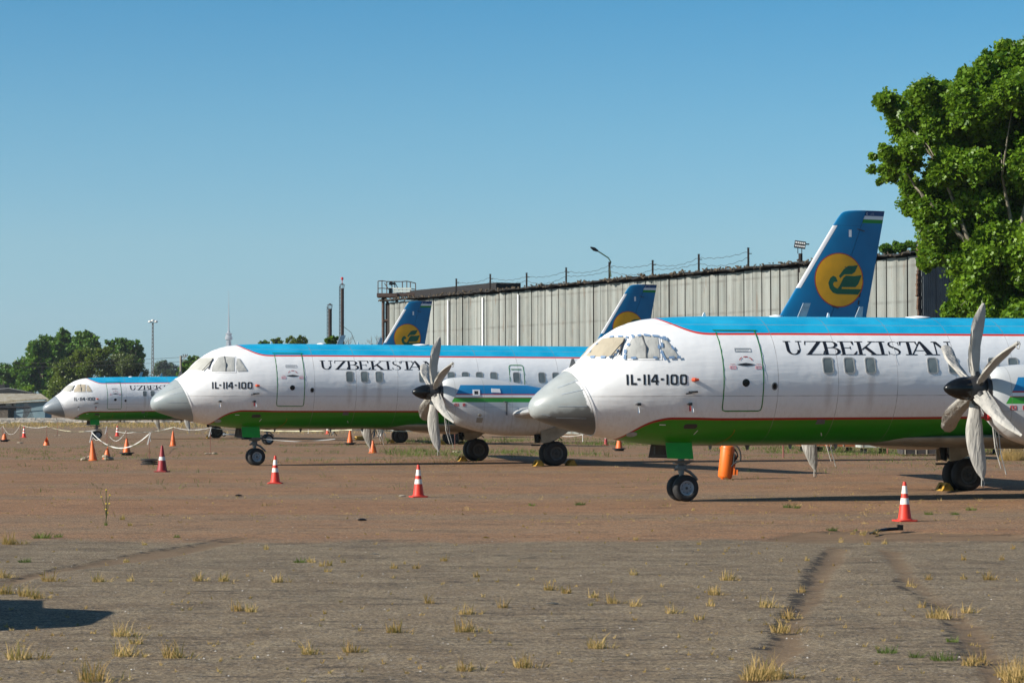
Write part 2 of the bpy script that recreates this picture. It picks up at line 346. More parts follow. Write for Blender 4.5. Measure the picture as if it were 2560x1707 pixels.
# ------------------------------------------------------------------ lettering as strokes in a unit box
def q4(a, b, c, d, n=5): return ('q', (a, b, c, d), n)
def bar(x0, y0, x1, y1): return q4((x0, y0), (x1, y0), (x1, y1), (x0, y1), 5)
def arc(cx, cy, rx, ry, a0, a1, t0, t1, n=14):                 # thickness t0 on vertical runs, t1 on horizontal runs
    P = []
    for k in range(n+1):
        a = R(a0+(a1-a0)*k/n); c, s = math.cos(a), math.sin(a); P.append(((cx+rx*c, cy+ry*s), (cx+(rx-t0)*c, cy+(ry-t1)*s)))
    return ('s', P, 0)
LET = {
 'U': [bar(.10,.34,.27,1), arc(.475,.36,.375,.36,180,360,.17,.075), bar(.79,.34,.86,1), bar(0,.94,.40,1.0), bar(.66,.94,1,1.0)],
 'Z': [bar(.05,.94,.97,1), bar(0,0,.98,.06), q4((.02,.0),(.24,.0),(.96,1),(.74,1)), q4((.0,.72),(.05,.72),(.12,.98),(.05,.98)), q4((.90,.04),(.98,.04),(1.03,.30),(.98,.30))],
 'B': [bar(.12,0,.30,1), bar(0,.94,.55,1), bar(0,0,.6,.06), bar(.25,.50,.6,.55), arc(.52,.76,.36,.24,-90,90,.17,.05), arc(.58,.27,.40,.27,-90,90,.18,.05)],
 'E': [bar(.12,0,.30,1), bar(0,.95,.86,1), bar(0,0,.92,.05), bar(.28,.49,.66,.54), q4((.80,.72),(.84,.72),(.88,.98),(.72,.97)), q4((.74,.03),(.90,.02),(1.0,.28),(.95,.28)), q4((.62,.40),(.66,.40),(.66,.63),(.62,.63))],
 'K': [bar(.10,0,.26,1), bar(0,.94,.38,1), bar(0,0,.38,.06), q4((.24,.40),(.30,.36),(.84,.97),(.76,.97)), q4((.36,.55),(.50,.66),(.94,.02),(.73,.02)), bar(.62,.94,.98,1), bar(.63,0,1.0,.06)],
 'I': [bar(.32,0,.68,1), bar(0,.94,1,1), bar(0,0,1,.06)],
 'T': [bar(.41,0,.59,1), bar(.02,.94,.98,1), bar(.24,0,.76,.06), q4((.0,.70),(.04,.70),(.14,.97),(.03,.97)), q4((.96,.70),(1.0,.70),(.97,.97),(.86,.97))],
 'A': [q4((.12,.02),(.18,.02),(.53,.98),(.48,1.0)), q4((.68,.02),(.92,.02),(.56,1.02),(.46,1.0)), bar(.26,.30,.74,.35), bar(0,0,.32,.06), bar(.60,0,1,.06)],
 'N': [bar(.12,0,.19,.97), q4((.06,1),(.28,1),(.88,0),(.80,0)), bar(.81,.02,.88,1), bar(0,.94,.25,1), bar(.66,.94,1,1), bar(0,0,.30,.06)],
}
def s_letter():
    C = [(.86,.74),(.84,.90),(.62,.975),(.42,.965),(.22,.90),(.17,.76),(.26,.63),(.50,.52),(.74,.40),(.86,.26),(.80,.10),(.58,.02),(.36,.03),(.14,.10),(.08,.28)]
    Wd = [.02,.04,.05,.06,.12,.16,.19,.20,.20,.17,.12,.06,.05,.04,.02]; P = []
    for i in range(len(C)-1):
        for k in range(3):
            s = k/3; P.append((C[i][0]*(1-s)+C[i+1][0]*s, C[i][1]*(1-s)+C[i+1][1]*s, Wd[i]*(1-s)+Wd[i+1]*s))
    P.append((*C[-1], Wd[-1])); out = []
    for i, (x, y, w_) in enumerate(P):
        a = P[max(i-1, 0)]; b = P[min(i+1, len(P)-1)]; dx, dy = b[0]-a[0], b[1]-a[1]; L = math.hypot(dx, dy)
        nx, ny = -dy/L*w_/2, dx/L*w_/2*.6; out.append(((x+nx, y+ny), (x-nx, y-ny)))
    return [('s', out, 0), bar(.85,.70,.89,.98), bar(.05,.02,.09,.30)]
LET['S'] = s_letter()
def letter(mb, ch, x0, x1, z0, z1, f, off):
    for i, (kind, P, n) in enumerate(LET[ch]):
        o = off+i*.0004
        def mp(p): return f(x0+p[0]*(x1-x0), z0+p[1]*(z1-z0), o)
        if kind == 'q':
            a, b, c, d = P; vs = []
            for k in range(n+1):
                s = k/n; l = (a[0]+(d[0]-a[0])*s, a[1]+(d[1]-a[1])*s); r = (b[0]+(c[0]-b[0])*s, b[1]+(c[1]-b[1])*s); vs += [mp(l), mp(r)]
            mb.add(vs, [(2*k, 2*k+1, 2*k+3, 2*k+2) for k in range(n)])
        else:
            vs = []
            for a, b in P: vs += [mp(a), mp(b)]
            mb.add(vs, [(2*k, 2*k+1, 2*k+3, 2*k+2) for k in range(len(P)-1)])

# ------------------------------------------------------------------ the airliner
XN, WBASE, TR, HX, HZ = 3.51, 9.125, 4.2, 8.5, 2.44
NACT = [(8.72,2.74),(8.85,2.87),(9.15,2.92),(9.59,2.95),(10.04,2.93),(10.41,2.89),(11.01,2.81),(11.62,2.69),(12.23,2.58),(13.2,2.35),(14.0,2.12)]
NACB = [(8.72,2.06),(8.85,1.74),(9.09,1.5),(9.29,1.36),(9.59,1.26),(10.04,1.14),(10.49,1.05),(11.31,1.0),(11.92,1.0),(12.19,1.04),(12.83,1.26),(13.4,1.5),(14.0,1.95)]
NACW = [(8.72,.36),(8.85,.44),(9.09,.50),(9.5,.56),(10.4,.60),(11.9,.58),(12.8,.45),(13.5,.26),(14.0,.06)]
nt_, nb_, nw_ = pch(NACT), pch(NACB), pch(NACW)
def nac_pt(x, z, off, sy):
    t, b = nt_(x), nb_(x); m = (t+b)/2; h = (t-b)/2; r = max(0, 1-abs((z-m)/h)**2.4)**(1/2.4); return Vector((x, sy*(TR+nw_(x)*r+off), z))
def wheel(parent, name, x, y, z, r, wd, rimmat, side):
    a = .42*r; m = MB(); h = wd/2
    m.lathe([(r*.56,-h*.85),(r*.62,-h*.98),(r*.80,-h),(r*.93,-h*.82),(r*.985,-h*.55),(r,-h*.45),(r,-h*.40),(r*.975,-h*.36),(r,-h*.30),(r,0),(r,h*.30),(r*.975,h*.36),(r,h*.40),(r,h*.45),(r*.985,h*.55),(r*.93,h*.82),(r*.80,h),(r*.62,h*.98),(r*.56,h*.85)], ax='Y', n=40)
    w_ = m.build(name, MAT['tyre'], parent, 40, True); w_.location = (x, y*MIRROR, z)
    m = MB(); s = side
    m.lathe([(.001,s*h*.35),(r*.13,s*h*.35),(r*.13,s*h*.75),(r*.17,s*h*.75),(r*.18,s*h*.45),(r*.40,s*h*.40),(r*.44,s*h*.62),(r*.50,s*h*.66),(r*.50,s*h*.84),(r*.565,s*h*.86),(r*.565,-s*h*.8),(r*.4,-s*h*.4),(.001,-s*h*.4)], ax='Y', n=32)
    m.cm = 1
    for k in range(8):
        t = 2*math.pi*k/8+.2; m.lathe([(.0005,s*h*.52),(r*.035,s*h*.52),(r*.035,s*h*.3)], (r*.44*0+r*.36*math.cos(t), 0, r*.36*math.sin(t)), 'Y', 8)
    m.lathe([(.001,s*h*.80),(r*.07,s*h*.80),(r*.08,s*h*.70)], ax='Y', n=12)
    m.build('rim', [rimmat, MAT['dark']], w_, 35, True)
    return w_
def make_airliner():
    root = empty('turboprop_airliner')
    NR = 72
    # hull and radome share the slanted joint
    m = MB(); st = [(-.057, 0), (-.05, 0), (-.035, .01), (0, .03), (.06, .06), (.15, .12), (.285, .18), (.42, .24), (.567, .28), (.72, .33), (.88, .37), (1.06, .41)]
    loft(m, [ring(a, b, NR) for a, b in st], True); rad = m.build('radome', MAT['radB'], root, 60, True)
    m = MB()
    for (a, b) in (((.45,2.50),(.85,2.66)),((.50,2.36),(.92,2.46)),((.42,2.10),(1.0,2.10)),((.42,1.86),(1.02,1.84)),((.12,1.94),(.30,1.90))):
        path_strip(m, [(a[0]+(b[0]-a[0])*k/5, a[1]+(b[1]-a[1])*k/5) for k in range(6)], .016, hull_xz, .006)
    m.build('lightning_strip', MAT['rim'], rad)
    m = MB(); st = [(1.067, .41), (1.10, .405), (1.11, .40), (1.25, .36), (1.4, .32), (1.55, .28), (1.7, .24), (1.85, .2), (2.0, .16), (2.2, .11), (2.4, .07), (2.6, .03), (2.8, 0), (3.0, 0), (3.3, 0), (3.6, 0), (4.0, 0), (4.5, 0), (5, 0)]
    rs = [ring(1.067, .41, NR, -.03), ring(1.069, .41, NR, .012), ring(1.115, .405, NR, .012), ring(1.118, .405, NR)]+[ring(a, b, NR) for a, b in st[3:]]
    rs += [ring(a, 0, NR) for a in (6, 8, 10, 12, 14, 16, 17, 18, 19, 20, 21, 22, 23, 24, 25, 26, 26.6)]
    loft(m, rs, False, True); hull = m.build('fuselage', MAT['hull'], root, 60, True)
    # belly fairing carrying the wing
    m = MB(); rs = []
    for x, dz, hw in ((7.4,.0,.2),(8.2,.03,.5),(9,.08,.75),(10,.12,.95),(11,.16,1.15),(13.5,.2,1.2),(15,.12,1.0),(16.5,.0,.5)):
        rs.append([Vector((x, hw*math.cos(a), 1.36+(.15+dz*.75)*math.sin(a)*(1 if math.sin(a) < 0 else .3))) for a in [2*math.pi*k/32 for k in range(32)]])
    loft(m, rs, True, True); m.build('belly_fairing', MAT['dirtygrey'], root, 50, True)
    # cockpit glazing covers and frames
    def covers(sy):
        f = lambda x, z, o: (lambda p: Vector((p.x, sy*p.y, p.z)))(hull_xz(x, z, o))
        ft = lambda x, th, o: (lambda p: Vector((p.x, sy*p.y, p.z)))(S2(x, th, o))
        def outline(z0, z1, xa, xb, xc, xd, t0):
            P = [(xa+(xb-xa)*k/8, t0) for k in range(8)]                                   # up the centre post
            P += [(xb+(xc-xb)*k/8, max(t0, th_of(xb+(xc-xb)*k/8, z1))) for k in range(8)]   # brow
            P += [(xc+(xd-xc)*k/8, th_of(xc+(xd-xc)*k/8, z1+(z0-z1)*k/8)) for k in range(8)]
            P += [(xd+(xa-xd)*k/8, max(t0, th_of(xd+(xa-xd)*k/8, z0))) for k in range(8)]; return P
        fr = outline(3.165, 3.585, 1.215, 1.665, 1.965, 1.61, .10)
        m = MB(); patch(m, fr, ft, .016, .02, 6, .012); a = m.build('windshield_cover', MAT['beige'], root, 50, True)
        big = outline(3.125, 3.62, 1.18, 1.69, 2.03, 1.63, .03)
        m = MB(); frame(m, big, fr, ft, .008); m.build('window_frame', MAT['white'], a)
        sd_ = [(1.80, 3.125), (1.85, 3.31), (2.08, 3.60), (2.30, 3.63), (2.58, 3.60), (2.52, 3.13)]
        m = MB(); patch(m, dens(sd_, 6), f, .016, .02, 6, .014); b = m.build('side_window_cover', MAT['grey_cloth'], root, 50, True)
        sb = [(1.755, 3.09), (1.80, 3.33), (2.05, 3.645), (2.30, 3.67), (2.62, 3.64), (2.57, 3.09)]
        m = MB(); frame(m, dens(sb, 6), dens(sd_, 6), f, .008); m.build('window_frame', MAT['white'], b)
        rr_ = [(2.66, 3.56), (2.74, 3.55), (2.94, 3.14), (2.62, 3.13), (2.58, 3.25)]
        m = MB(); patch(m, dens(rr_, 6), f, .016, .02, 5, .012); c = m.build('rear_window_cover', MAT['grey_cloth'], root, 50, True)
        m = MB(); path_strip(m, dens([(1.70,3.66),(2.02,3.63),(1.78,3.34)],6)[:12], .012, f, .02)
        # wiper
        m = MB(); A, B = ft(1.53, th_of(1.53, 3.12), .05), ft(1.90, th_of(1.90, 3.50), .04)
        m.tube([A, A.lerp(B, .45)+Vector((0, sy*.03, .02)), B], .011, 6); C = ft(1.72, th_of(1.72, 3.20), .035); D = ft(1.905, th_of(1.905, 3.53), .035)
        m.tube([C, D], .02, 6); m.build('wiper', MAT['dark'], a)
        return a, b, c, f, ft, fr, sd_, rr_
    covers(-1); a, b, c, f, ft, fr, sd_, rr_ = covers(1)
    m = MB(); m.tube([f(2.235, 3.14, .02), f(2.27, 3.35, .035), f(2.262, 3.62, .02)], .016, 6); m.build('cover_seam', MAT['bay'], b)
    # masking tape round the covers
    def tapes(poly, fn, par, k0, stp, ln=.07, wd_=.045):
        cx_ = sum(p[0] for p in poly)/len(poly); cz_ = sum(p[1] for p in poly)/len(poly); P = dens([(cx_+(p[0]-cx_)*.985, cz_+(p[1]-cz_)*.985) for p in poly], 8)
        for i in range(k0, len(P), stp):
            p = P[i]; q = P[(i+1) % len(P)]; dx, dz = q[0]-p[0], q[1]-p[1]; L = math.hypot(dx, dz) or 1; dx /= L; dz /= L
            a_ = random.uniform(-.10, .10)
            if random.random() < .10: a_ += 1.5
            ca, sa = math.cos(a_), math.sin(a_); ex, ez = dx*ca-dz*sa, dx*sa+dz*ca; l = ln*random.uniform(.7, 1.3)
            m = MB(); path_strip(m, [(p[0]-ex*l/2*(1-2*s), p[1]-ez*l/2*(1-2*s)) for s in (0, .5, 1)], wd_, fn, .028+.001*(i % 5)); m.build('masking_tape', MAT['tape'], par)
    tapes(sd_, f, b, 1, 5, .10, .048); tapes(rr_, f, c, 0, 4, .10, .05)
    for x0, z0, x1, z1 in ((1.24,3.155,1.30,3.155),(1.38,3.15,1.46,3.15),(1.52,3.15,1.60,3.165),(1.70,3.595,1.76,3.60),(1.82,3.60,1.90,3.60),(1.95,3.59,1.98,3.57),(1.93,3.55,1.88,3.49),(1.83,3.43,1.78,3.37),(1.73,3.31,1.69,3.26),(1.66,3.23,1.62,3.18),(1.30,3.27,1.33,3.30),(1.45,3.43,1.48,3.46)):
        m = MB(); path_strip(m, [(x0+(x1-x0)*k/2, max(.08, th_of(x0+(x1-x0)*k/2, z0+(z1-z0)*k/2))) for k in range(3)], .045, ft, .03); m.build('masking_tape', MAT['tape'], a)
    # forward door
    f0 = hull_xz
    do = rrect(3.905, 4.845, 1.985, 3.80, .09); di = rrect(3.93, 4.82, 2.01, 3.775, .075)
    m = MB(); grid_patch(m, 3.93, 4.825, 2.0, 3.655, f0, .005); dr = m.build('forward_door', MAT['hull'], root, 60)
    m = MB(); P = [(3.917, 3.70)]+[(3.917, 3.70-k*.2) for k in range(1, 8)]+[(3.92, 2.08),(3.94, 2.005),(4.01, 1.985),(4.4, 1.985),(4.77, 1.985),(4.825, 2.01),(4.84, 2.08)]+[(4.838, 2.2+k*.2) for k in range(8)]+[(4.835, 3.74)]
    path_strip(m, P, .024, f0, .010); path_strip(m, [(3.86+k*.13, 3.742) for k in range(9)], .016, f0, .012); m.build('door_outline', MAT['green'], dr)
    m = MB(); patch(m, [(4.227,2.991),(4.32,3.01),(4.441,3.026),(4.56,3.01),(4.655,2.992),(4.56,2.97),(4.435,2.956),(4.32,2.97)], f0, .012, .01, 2); m.build('door_handle', MAT['dark'], dr)
    m = MB(); patch(m, [(4.425+.085*math.cos(k*math.pi/10), 2.595+.085*math.sin(k*math.pi/10)) for k in range(20)], f0, .012, .01, 2); m.build('door_porthole', MAT['spinner'], dr, 60)
    for k in range(3):
        m = MB(); path_strip(m, [(4.45+.155*math.cos(R(a_)), 3.05+.11*math.sin(R(a_))) for a_ in range(15+k*54, 15+k*54+44, 8)], .018, f0, .012); m.build('door_marking', MAT['red'], dr)
    m = MB(); path_strip(m, [(4.08, 2.995), (4.19, 2.995)], .008, f0, .012); m.build('door_marking', MAT['red'], dr)
    m = MB(); path_strip(m, [(4.68, 2.995), (4.80, 2.995)], .008, f0, .012); m.build('door_marking', MAT['red'], dr)
    for x0, x1, z0, z1, mt in ((4.23, 4.61, 3.262, 3.345, 'metal'), (4.065, 4.205, 2.895, 2.955, 'pink'), (4.665, 4.80, 2.895, 2.955, 'pink')):
        m = MB(); frame(m, dens([(x0,z0),(x1,z0),(x1,z1),(x0,z1)], 3), dens([(x0+.006,z0+.006),(x1-.006,z0+.006),(x1-.006,z1-.006),(x0+.006,z1-.006)], 3), f0, .011, .003)
        for k in range(3 if mt == 'metal' else 2):
            zz = z1-.02-k*.022; path_strip(m, [(x0+.02, zz), ((x0+x1)/2, zz), (x1-.02-.03*k, zz)], .005, f0, .011)
        m.build('door_placard', MAT[mt], dr)
    # ports, probes, ribbons, doors in the belly
    m = MB(); patch(m, [(5.10+.045*math.cos(k*math.pi/8), 2.52+.06*math.sin(k*math.pi/8)) for k in range(16)], f0, .008, .01, 2); p_ = m.build('inspection_port', MAT['spinner'], hull)
    m = MB(); frame(m, [(5.10+.07*math.cos(k*math.pi/8), 2.52+.085*math.sin(k*math.pi/8)) for k in range(16)], [(5.10+.045*math.cos(k*math.pi/8), 2.52+.06*math.sin(k*math.pi/8)) for k in range(16)], f0, .012); m.build('port_rim', MAT['metal'], hull)
    m = MB(); patch(m, rrect(3.15, 3.455, 1.605, 1.705, .05), f0, .006, .008, 2); m.build('belly_vent', MAT['dark'], hull)
    m = MB(); patch(m, [(6.23,1.69),(6.45,1.69),(6.43,1.785),(6.25,1.785)], f0, .008, .01, 2); m.build('static_port_plate', MAT['bay'], hull)
    m = MB(); patch(m, [(2.10+.11*math.cos(k*math.pi/8), 1.487+.05*math.sin(k*math.pi/8)) for k in range(16)], f0, .008, .01, 2); m.build('landing_light', MAT['rim'], hull)
    m = MB(); path_strip(m, [(4.35+.12*s-.35*s*s, 1.58-.34*s) for s in [k/8 for k in range(9)]], .02, f0, .006); m.build('hull_marking', MAT['chock'], hull)
    m = MB()
    for P in (((3.50,1.57),(3.45,1.48)),((2.60,1.70),(2.74,1.695)),((6.46,1.50),(6.52,1.43))): m = MB(); path_strip(m, P, .016, f0, .008); m.build('sealant_streak', MAT['streak'], hull)
    m = MB(); path_strip(m, [(8.06, 3.36), (8.07, 3.2), (8.085, 3.0)], .014, f0, .006)
    m.build('sealant_streak', MAT['streak'], hull)
    m = MB()
    for x, z in ((2.07, 2.15), (3.18, 2.15)):
        m = MB(); p = f0(x, z, .03); m.box(p, (.07, .06, .06)); m.tube([p, p+Vector((-.09, .03, -.005))], .012, 6); m.build('air_sensor', MAT['dark'], root)
    m = MB(); p = f0(3.17, 2.39, .0); q = f0(3.17, 2.39, .09); m.tube([p, q, q+Vector((-.13, 0, -.015))], .017, 8); m.tube([f0(3.12, 2.40, .03), f0(3.32, 2.41, .03)], .022, 8)
    m.build('pitot_probe', MAT['dark'], root)
    m = MB(); p = f0(3.22, 2.663, .0); m.tube([p, p+Vector((.02, .10, 0)), p+Vector((.09, .12, 0))], [.045, .04, .02], 8); m.build('vane_cover', M('orange_red_cover', (.40, .05, .015), .6), root)
    for x, z, l, mt in ((3.165, 2.13, .15, 'red'), (3.225, 2.12, .18, 'streak'), (2.06, 2.08, .14, 'streak')):
        p = f0(x, z, .04); m = MB(); m.add([p+Vector((-.01, 0, .05)), p+Vector((.01, 0, .05)), p+Vector((.028, .02, -l*.7)), p+Vector((.0, .01, -l)), p+Vector((-.022, .02, -l*.75))], [(0,1,2,3,4)]); m.build('warning_ribbon', MAT[mt], root)
    # cabin windows
    for x in [6.40, 6.912, 7.424, 8.95, 9.465, 9.96, 10.465, 10.97, 11.48, 12.30, 13.22, 13.73, 14.25, 14.76, 15.27, 15.8, 16.3, 16.8]:
        for sy in (1, -1):
            ff = f0 if sy > 0 else (lambda x_, z_, o_: (lambda p: Vector((p.x, -p.y, p.z)))(hull_xz(x_, z_, o_)))
            m = MB(); frame(m, rrect(x-.135, x+.135, 2.785, 3.155, .075), rrect(x-.108, x+.108, 2.812, 3.128, .055), ff, .008, .01); w_ = m.build('cabin_window', MAT['rimw'], root)
            m = MB(); patch(m, rrect(x-.108, x+.108, 2.812, 3.128, .055), ff, .003, .006, 3); m.build('pane', MAT['glass'], w_, 60)
    m = MB(); P = [(12.06, 2.45), (12.06, 2.6), (12.06, 2.9), (12.06, 3.2), (12.065, 3.32), (12.09, 3.375), (12.15, 3.39), (12.3, 3.39), (12.5, 3.39), (12.555, 3.375), (12.58, 3.32), (12.585, 3.1), (12.585, 2.8), (12.585, 2.45)]
    path_strip(m, P, .026, f0, .008); m.build('emergency_exit_outline', MAT['green'], root)
    m = MB()
    for zz in (3.23, 3.26): path_strip(m, [(12.12, zz), (12.3, zz), (12.5, zz)], .012, f0, .007)
    m.build('exit_placard', MAT['green'], root)
    # lettering
    m = MB()
    for ch, x0, x1 in (('U',5.42,5.86),('Z',5.91,6.36),('B',6.32,6.76),('E',6.73,7.16),('K',7.14,7.66),('I',7.66,7.88),('S',7.90,8.24),('T',8.22,8.66),('A',8.40,9.08),('N',9.02,9.50)):
        if ch == 'A': x0, x1 = 8.40, 9.06
        letter(m, ch, x0, x1, 3.205, 3.51, f0, .002)
    m.build('airline_lettering', MAT['black'], root)
    m = MB(); z0, z1 = 2.555, 2.78; bw = .043
    def rb(x0, x1, a_, b_, o=.005):
        m.add([p for k in range(6) for p in (f0(x0,a_+(b_-a_)*k/5,o), f0(x1,a_+(b_-a_)*k/5,o))], [(2*k,2*k+1,2*k+3,2*k+2) for k in range(5)])
    for x0 in (1.79, 2.143, 2.232, 2.632): rb(x0, x0+bw, z0, z1)
    rb(1.878, 1.878+bw, z0, z1); rb(1.878+bw, 2.0, z0, z0+.045)
    for x0 in (2.012, 2.508): rb(x0, x0+.065, 2.652, 2.698)
    rb(2.40, 2.443, z0, z1, .0046); rb(2.30, 2.465, z0+.055, z0+.098, .004)
    m.add([p for k in range(6) for p in (f0(2.30+.08*k/5, z0+.098+(z1-z0-.098)*k/5, .0056), f0(2.345+.08*k/5, z0+.098+(z1-z0-.098)*k/5, .0056))], [(2*k,2*k+1,2*k+3,2*k+2) for k in range(5)])
    for x0 in (2.72, 2.927):
        frame(m, rrect(x0, x0+.16, z0, z1, .045, 4), rrect(x0+.041, x0+.119, z0+.038, z1-.038, .018, 4), f0, .006, .002)
    m.build('type_lettering', MAT['black'], root)
    # aerials
    m = MB()
    def blade(m, b0, b1, t0, t1, z0, z1, y=0, w_=.03):
        m.prism([(b0, y-w_/2, z0), (b1, y-w_/2, z0), (t1, y-w_/2, z1), (t0, y-w_/2, z1)], (0, w_, 0))
    blades = [(3.98,4.10,4.03,4.06,4.05,4.17,'white'),(6.29,6.50,6.45,6.63,4.05,4.40,'rim'),(7.02,7.11,7.05,7.08,4.06,4.18,'white'),(7.71,7.90,7.84,7.93,4.05,4.33,'rim'),
              (.86,1.06,.92,.97,2.93,3.14,'bay'),(4.12,4.21,4.15,4.18,1.24,1.13,'rim'),(5.00,5.12,5.04,5.08,1.24,1.115,'bay'),(6.05,6.15,6.08,6.12,1.24,1.13,'rim'),(7.15,7.27,7.2,7.24,1.24,1.12,'rim')]
    for b_ in blades: m = MB(); blade(m, *b_[:6]); m.build('blade_aerial', MAT[b_[6]], root)
    for x in (5.78, 9.3):
        m = MB(); m.lathe([(.16 if x < 6 else .30, 0), (.15 if x < 6 else .28, .03), (.05, .055), (.001, .06)], (x, 0, 4.075), n=20); m.build('flat_aerial', MAT['white'], root, 60)
    # nacelles, propellers, main gear
    for sy in (1, -1):
        m = MB(); rs = []
        for x in [8.72, 8.75, 8.8, 8.9, 9.0, 9.15, 9.3, 9.5, 9.75, 10, 10.3, 10.6, 11, 11.4, 11.8, 12.1, 12.4, 12.8, 13.2, 13.6, 13.85, 14.0]:
            t, b = nt_(x), nb_(x); mz, h, w_ = (t+b)/2, (t-b)/2, nw_(x); r_ = []
            for k in range(48):
                a_ = 2*math.pi*k/48; c_, s_ = math.cos(a_), math.sin(a_); e = 2/2.4
                r_.append(Vector((x, sy*TR+w_*math.copysign(abs(s_)**e, s_), mz+h*math.copysign(abs(c_)**e, c_))))
            rs.append(r_)
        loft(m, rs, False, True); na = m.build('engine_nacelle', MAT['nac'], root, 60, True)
        m = MB(); m.lathe([(.05,-.02),(.33,-.02),(.34,.05),(.36,.06),(.365,.12)], (8.66, sy*TR, HZ-.02), 'X', 32); m.build('engine_backplate', MAT['dark'], na, 40)
        m = MB(); m.lathe([(.001,0),(.10,0),(.11,.05)], (8.74, sy*TR, 1.86), 'X', 20); m.build('intake_plug', MAT['red'], na)
        m = MB()
        for q in ((8.82,1.62,9.0,.75),(8.86,1.55,8.95,1.0),(8.95,1.5,9.12,.62)):
            m.tube([(q[0], sy*TR+.15, q[1]), (q[0]+.04, sy*TR+.17, (q[1]+q[3])/2), (q[2], sy*TR+.16, q[3])], .014, 5)
        m.build('cover_strap', MAT['bladecloth'], na)
        fn = lambda x, z, o, sy=sy: nac_pt(x, z, o, sy)
        m = MB(); frame(m, dens([(9.66,2.32),(9.90,2.32),(9.90,2.52),(9.66,2.52)],3), dens([(9.71,2.365),(9.85,2.365),(9.85,2.475),(9.71,2.475)],3), fn, .012, .02); m.build('vent_frame', MAT['white'], na)
        m = MB(); patch(m, dens([(9.71,2.365),(9.85,2.365),(9.85,2.475),(9.71,2.475)],3), fn, .004, .01, 2); m.build('vent', MAT['dark'], na)
        m = MB(); patch(m, dens([(10.30,2.43),(10.62,2.42),(10.60,2.55),(10.30,2.56)],3), fn, .012, .01, 2); m.build('taped_sheet', MAT['white'], na)
        m = MB(); patch(m, [(9.90+.06*math.cos(k*.6283), 1.68+.055*math.sin(k*.6283)) for k in range(10)], fn, .01, .01, 2); patch(m, dens([(9.80,1.45),(10.0,1.44),(10.02,1.60),(9.80,1.61)],3), fn, .006, .01, 2); m.build('drain_port', MAT['dirtygrey'], na)
        m = MB(); p = fn(10.80, 2.10, 0); m.tube([p, p+Vector((0, sy*.1, 0)), p+Vector((-.12, sy*.12, .02))], .025, 6); m.box(p+Vector((0, sy*.03, -.22)), (.05, .02, .38)); m.build('vent_mast', MAT['bay'], na)
        m = MB()
        for x0, x1 in ((9.05,9.18),(9.32,9.40)):
            frame(m, dens([(x0,1.98),(x1,1.98),(x1,2.07),(x0,2.07)],2), dens([(x0+.012,1.992),(x1-.012,1.992),(x1-.012,2.058),(x0+.012,2.058)],2), fn, .006, .01)
            patch(m, [((x0+x1)/2+.02*math.cos(k), 2.025+.02*math.sin(k)) for k in range(6)], fn, .009, .01, 1)
        m.build('service_panel', MAT['red'], na)
        # propeller
        m = MB(); m.lathe([(.20,-.22),(.245,-.20),(.26,-.05),(.265,.10),(.25,.17),(.10,.18)], (0,0,0), 'X', 32, False)
        pr = m.build('propeller', MAT['dark'], root, 40, True); pr.location = (HX, sy*TR*MIRROR, HZ)
        m = MB(); m.lathe([(.001,-.74),(.035,-.735),(.07,-.71),(.13,-.63),(.18,-.53),(.222,-.42),(.243,-.31),(.25,-.21),(.245,-.20)], (0,0,0), 'X', 32); m.build('spinner', MAT['spinner'], pr, 60, True)
        for k in range(6):
            an = R(60*k+random.uniform(-3, 3)); m = MB(); rs = []; N = 20; seed = k*3.1+sy
            L = 1.80+(.15 if k == 3 else 0)*1; tipx = .06 if k in (0, 5) else -.02
            SH = {4: [(0,.11),(.08,.13),(.35,.165),(.6,.175),(.8,.17),(.93,.15),(1,.09)], 5: [(0,.11),(.08,.13),(.35,.15),(.6,.16),(.8,.165),(.93,.15),(1,.09)],
                  1: [(0,.10),(.08,.12),(.35,.17),(.6,.175),(.8,.12),(.93,.05),(1,.035)], 2: [(0,.16),(.08,.16),(.35,.15),(.6,.12),(.8,.085),(.93,.05),(1,.015)]}
            chs = pch(SH.get(k, [(0,.105),(.08,.12),(.35,.165),(.6,.175),(.8,.135),(.93,.08),(1,.03)])); L = {4: 1.84, 5: 1.87, 2: 1.92}.get(k, L)
            for i in range(N+1):
                s = i/N; r = .27+(L-.27)*s
                ch = chs(s)
                th_ = .055*(1-.6*s)+.012; tw = R(-28+20*s); sw = .17*s*s-.05*math.sin(s*math.pi)
                if k == 3 and s > .9: th_ = .02; ch = .03+.02*math.sin(i*9)
                pts = []
                for q in range(20):
                    a_ = 2*math.pi*q/20; cx = ch*math.cos(a_); cy = th_*math.sin(a_)
                    wob = 1+.30*mn.noise(Vector((math.cos(a_)*2+seed, math.sin(a_)*2, s*3)))+.14*math.sin(a_*5+s*6+seed)*(1-.6*s)
                    cx *= wob; cy *= wob; X_ = cx*math.cos(tw)-cy*math.sin(tw)+sw; Y_ = cx*math.sin(tw)+cy*math.cos(tw)
                    v_ = Vector((X_, Y_, r)); pts.append(Matrix.Rotation(-an, 3, 'X') @ v_)
                rs.append(pts)
            loft(m, rs, True, True); bc = m.build('blade_cover', MAT['bladecloth'], pr, 50, True)
            m = MB(); d_ = Matrix.Rotation(-an, 3, 'X') @ Vector((0,0,1)); m.tube([d_*.2, d_*.36], [.10,.085], 12)
            m.build('blade_root', MAT['dark'], pr, 50)
            if k in (1, 3):
                m = MB(); t_ = d_*L+Vector((.15,0,0)); sd2 = Vector((.05,0,0))
                m.tube([t_-d_*.08, t_+sd2+d_*.02-Vector((0,0,.03)), t_+sd2*.5-Vector((0,0,.14)), t_-sd2*.4-Vector((0,0,.12)), t_-d_*.06-sd2*.3], .012, 5); m.build('cover_tie', MAT['bladecloth'], pr)
        # wing
        m = MB(); rs = []
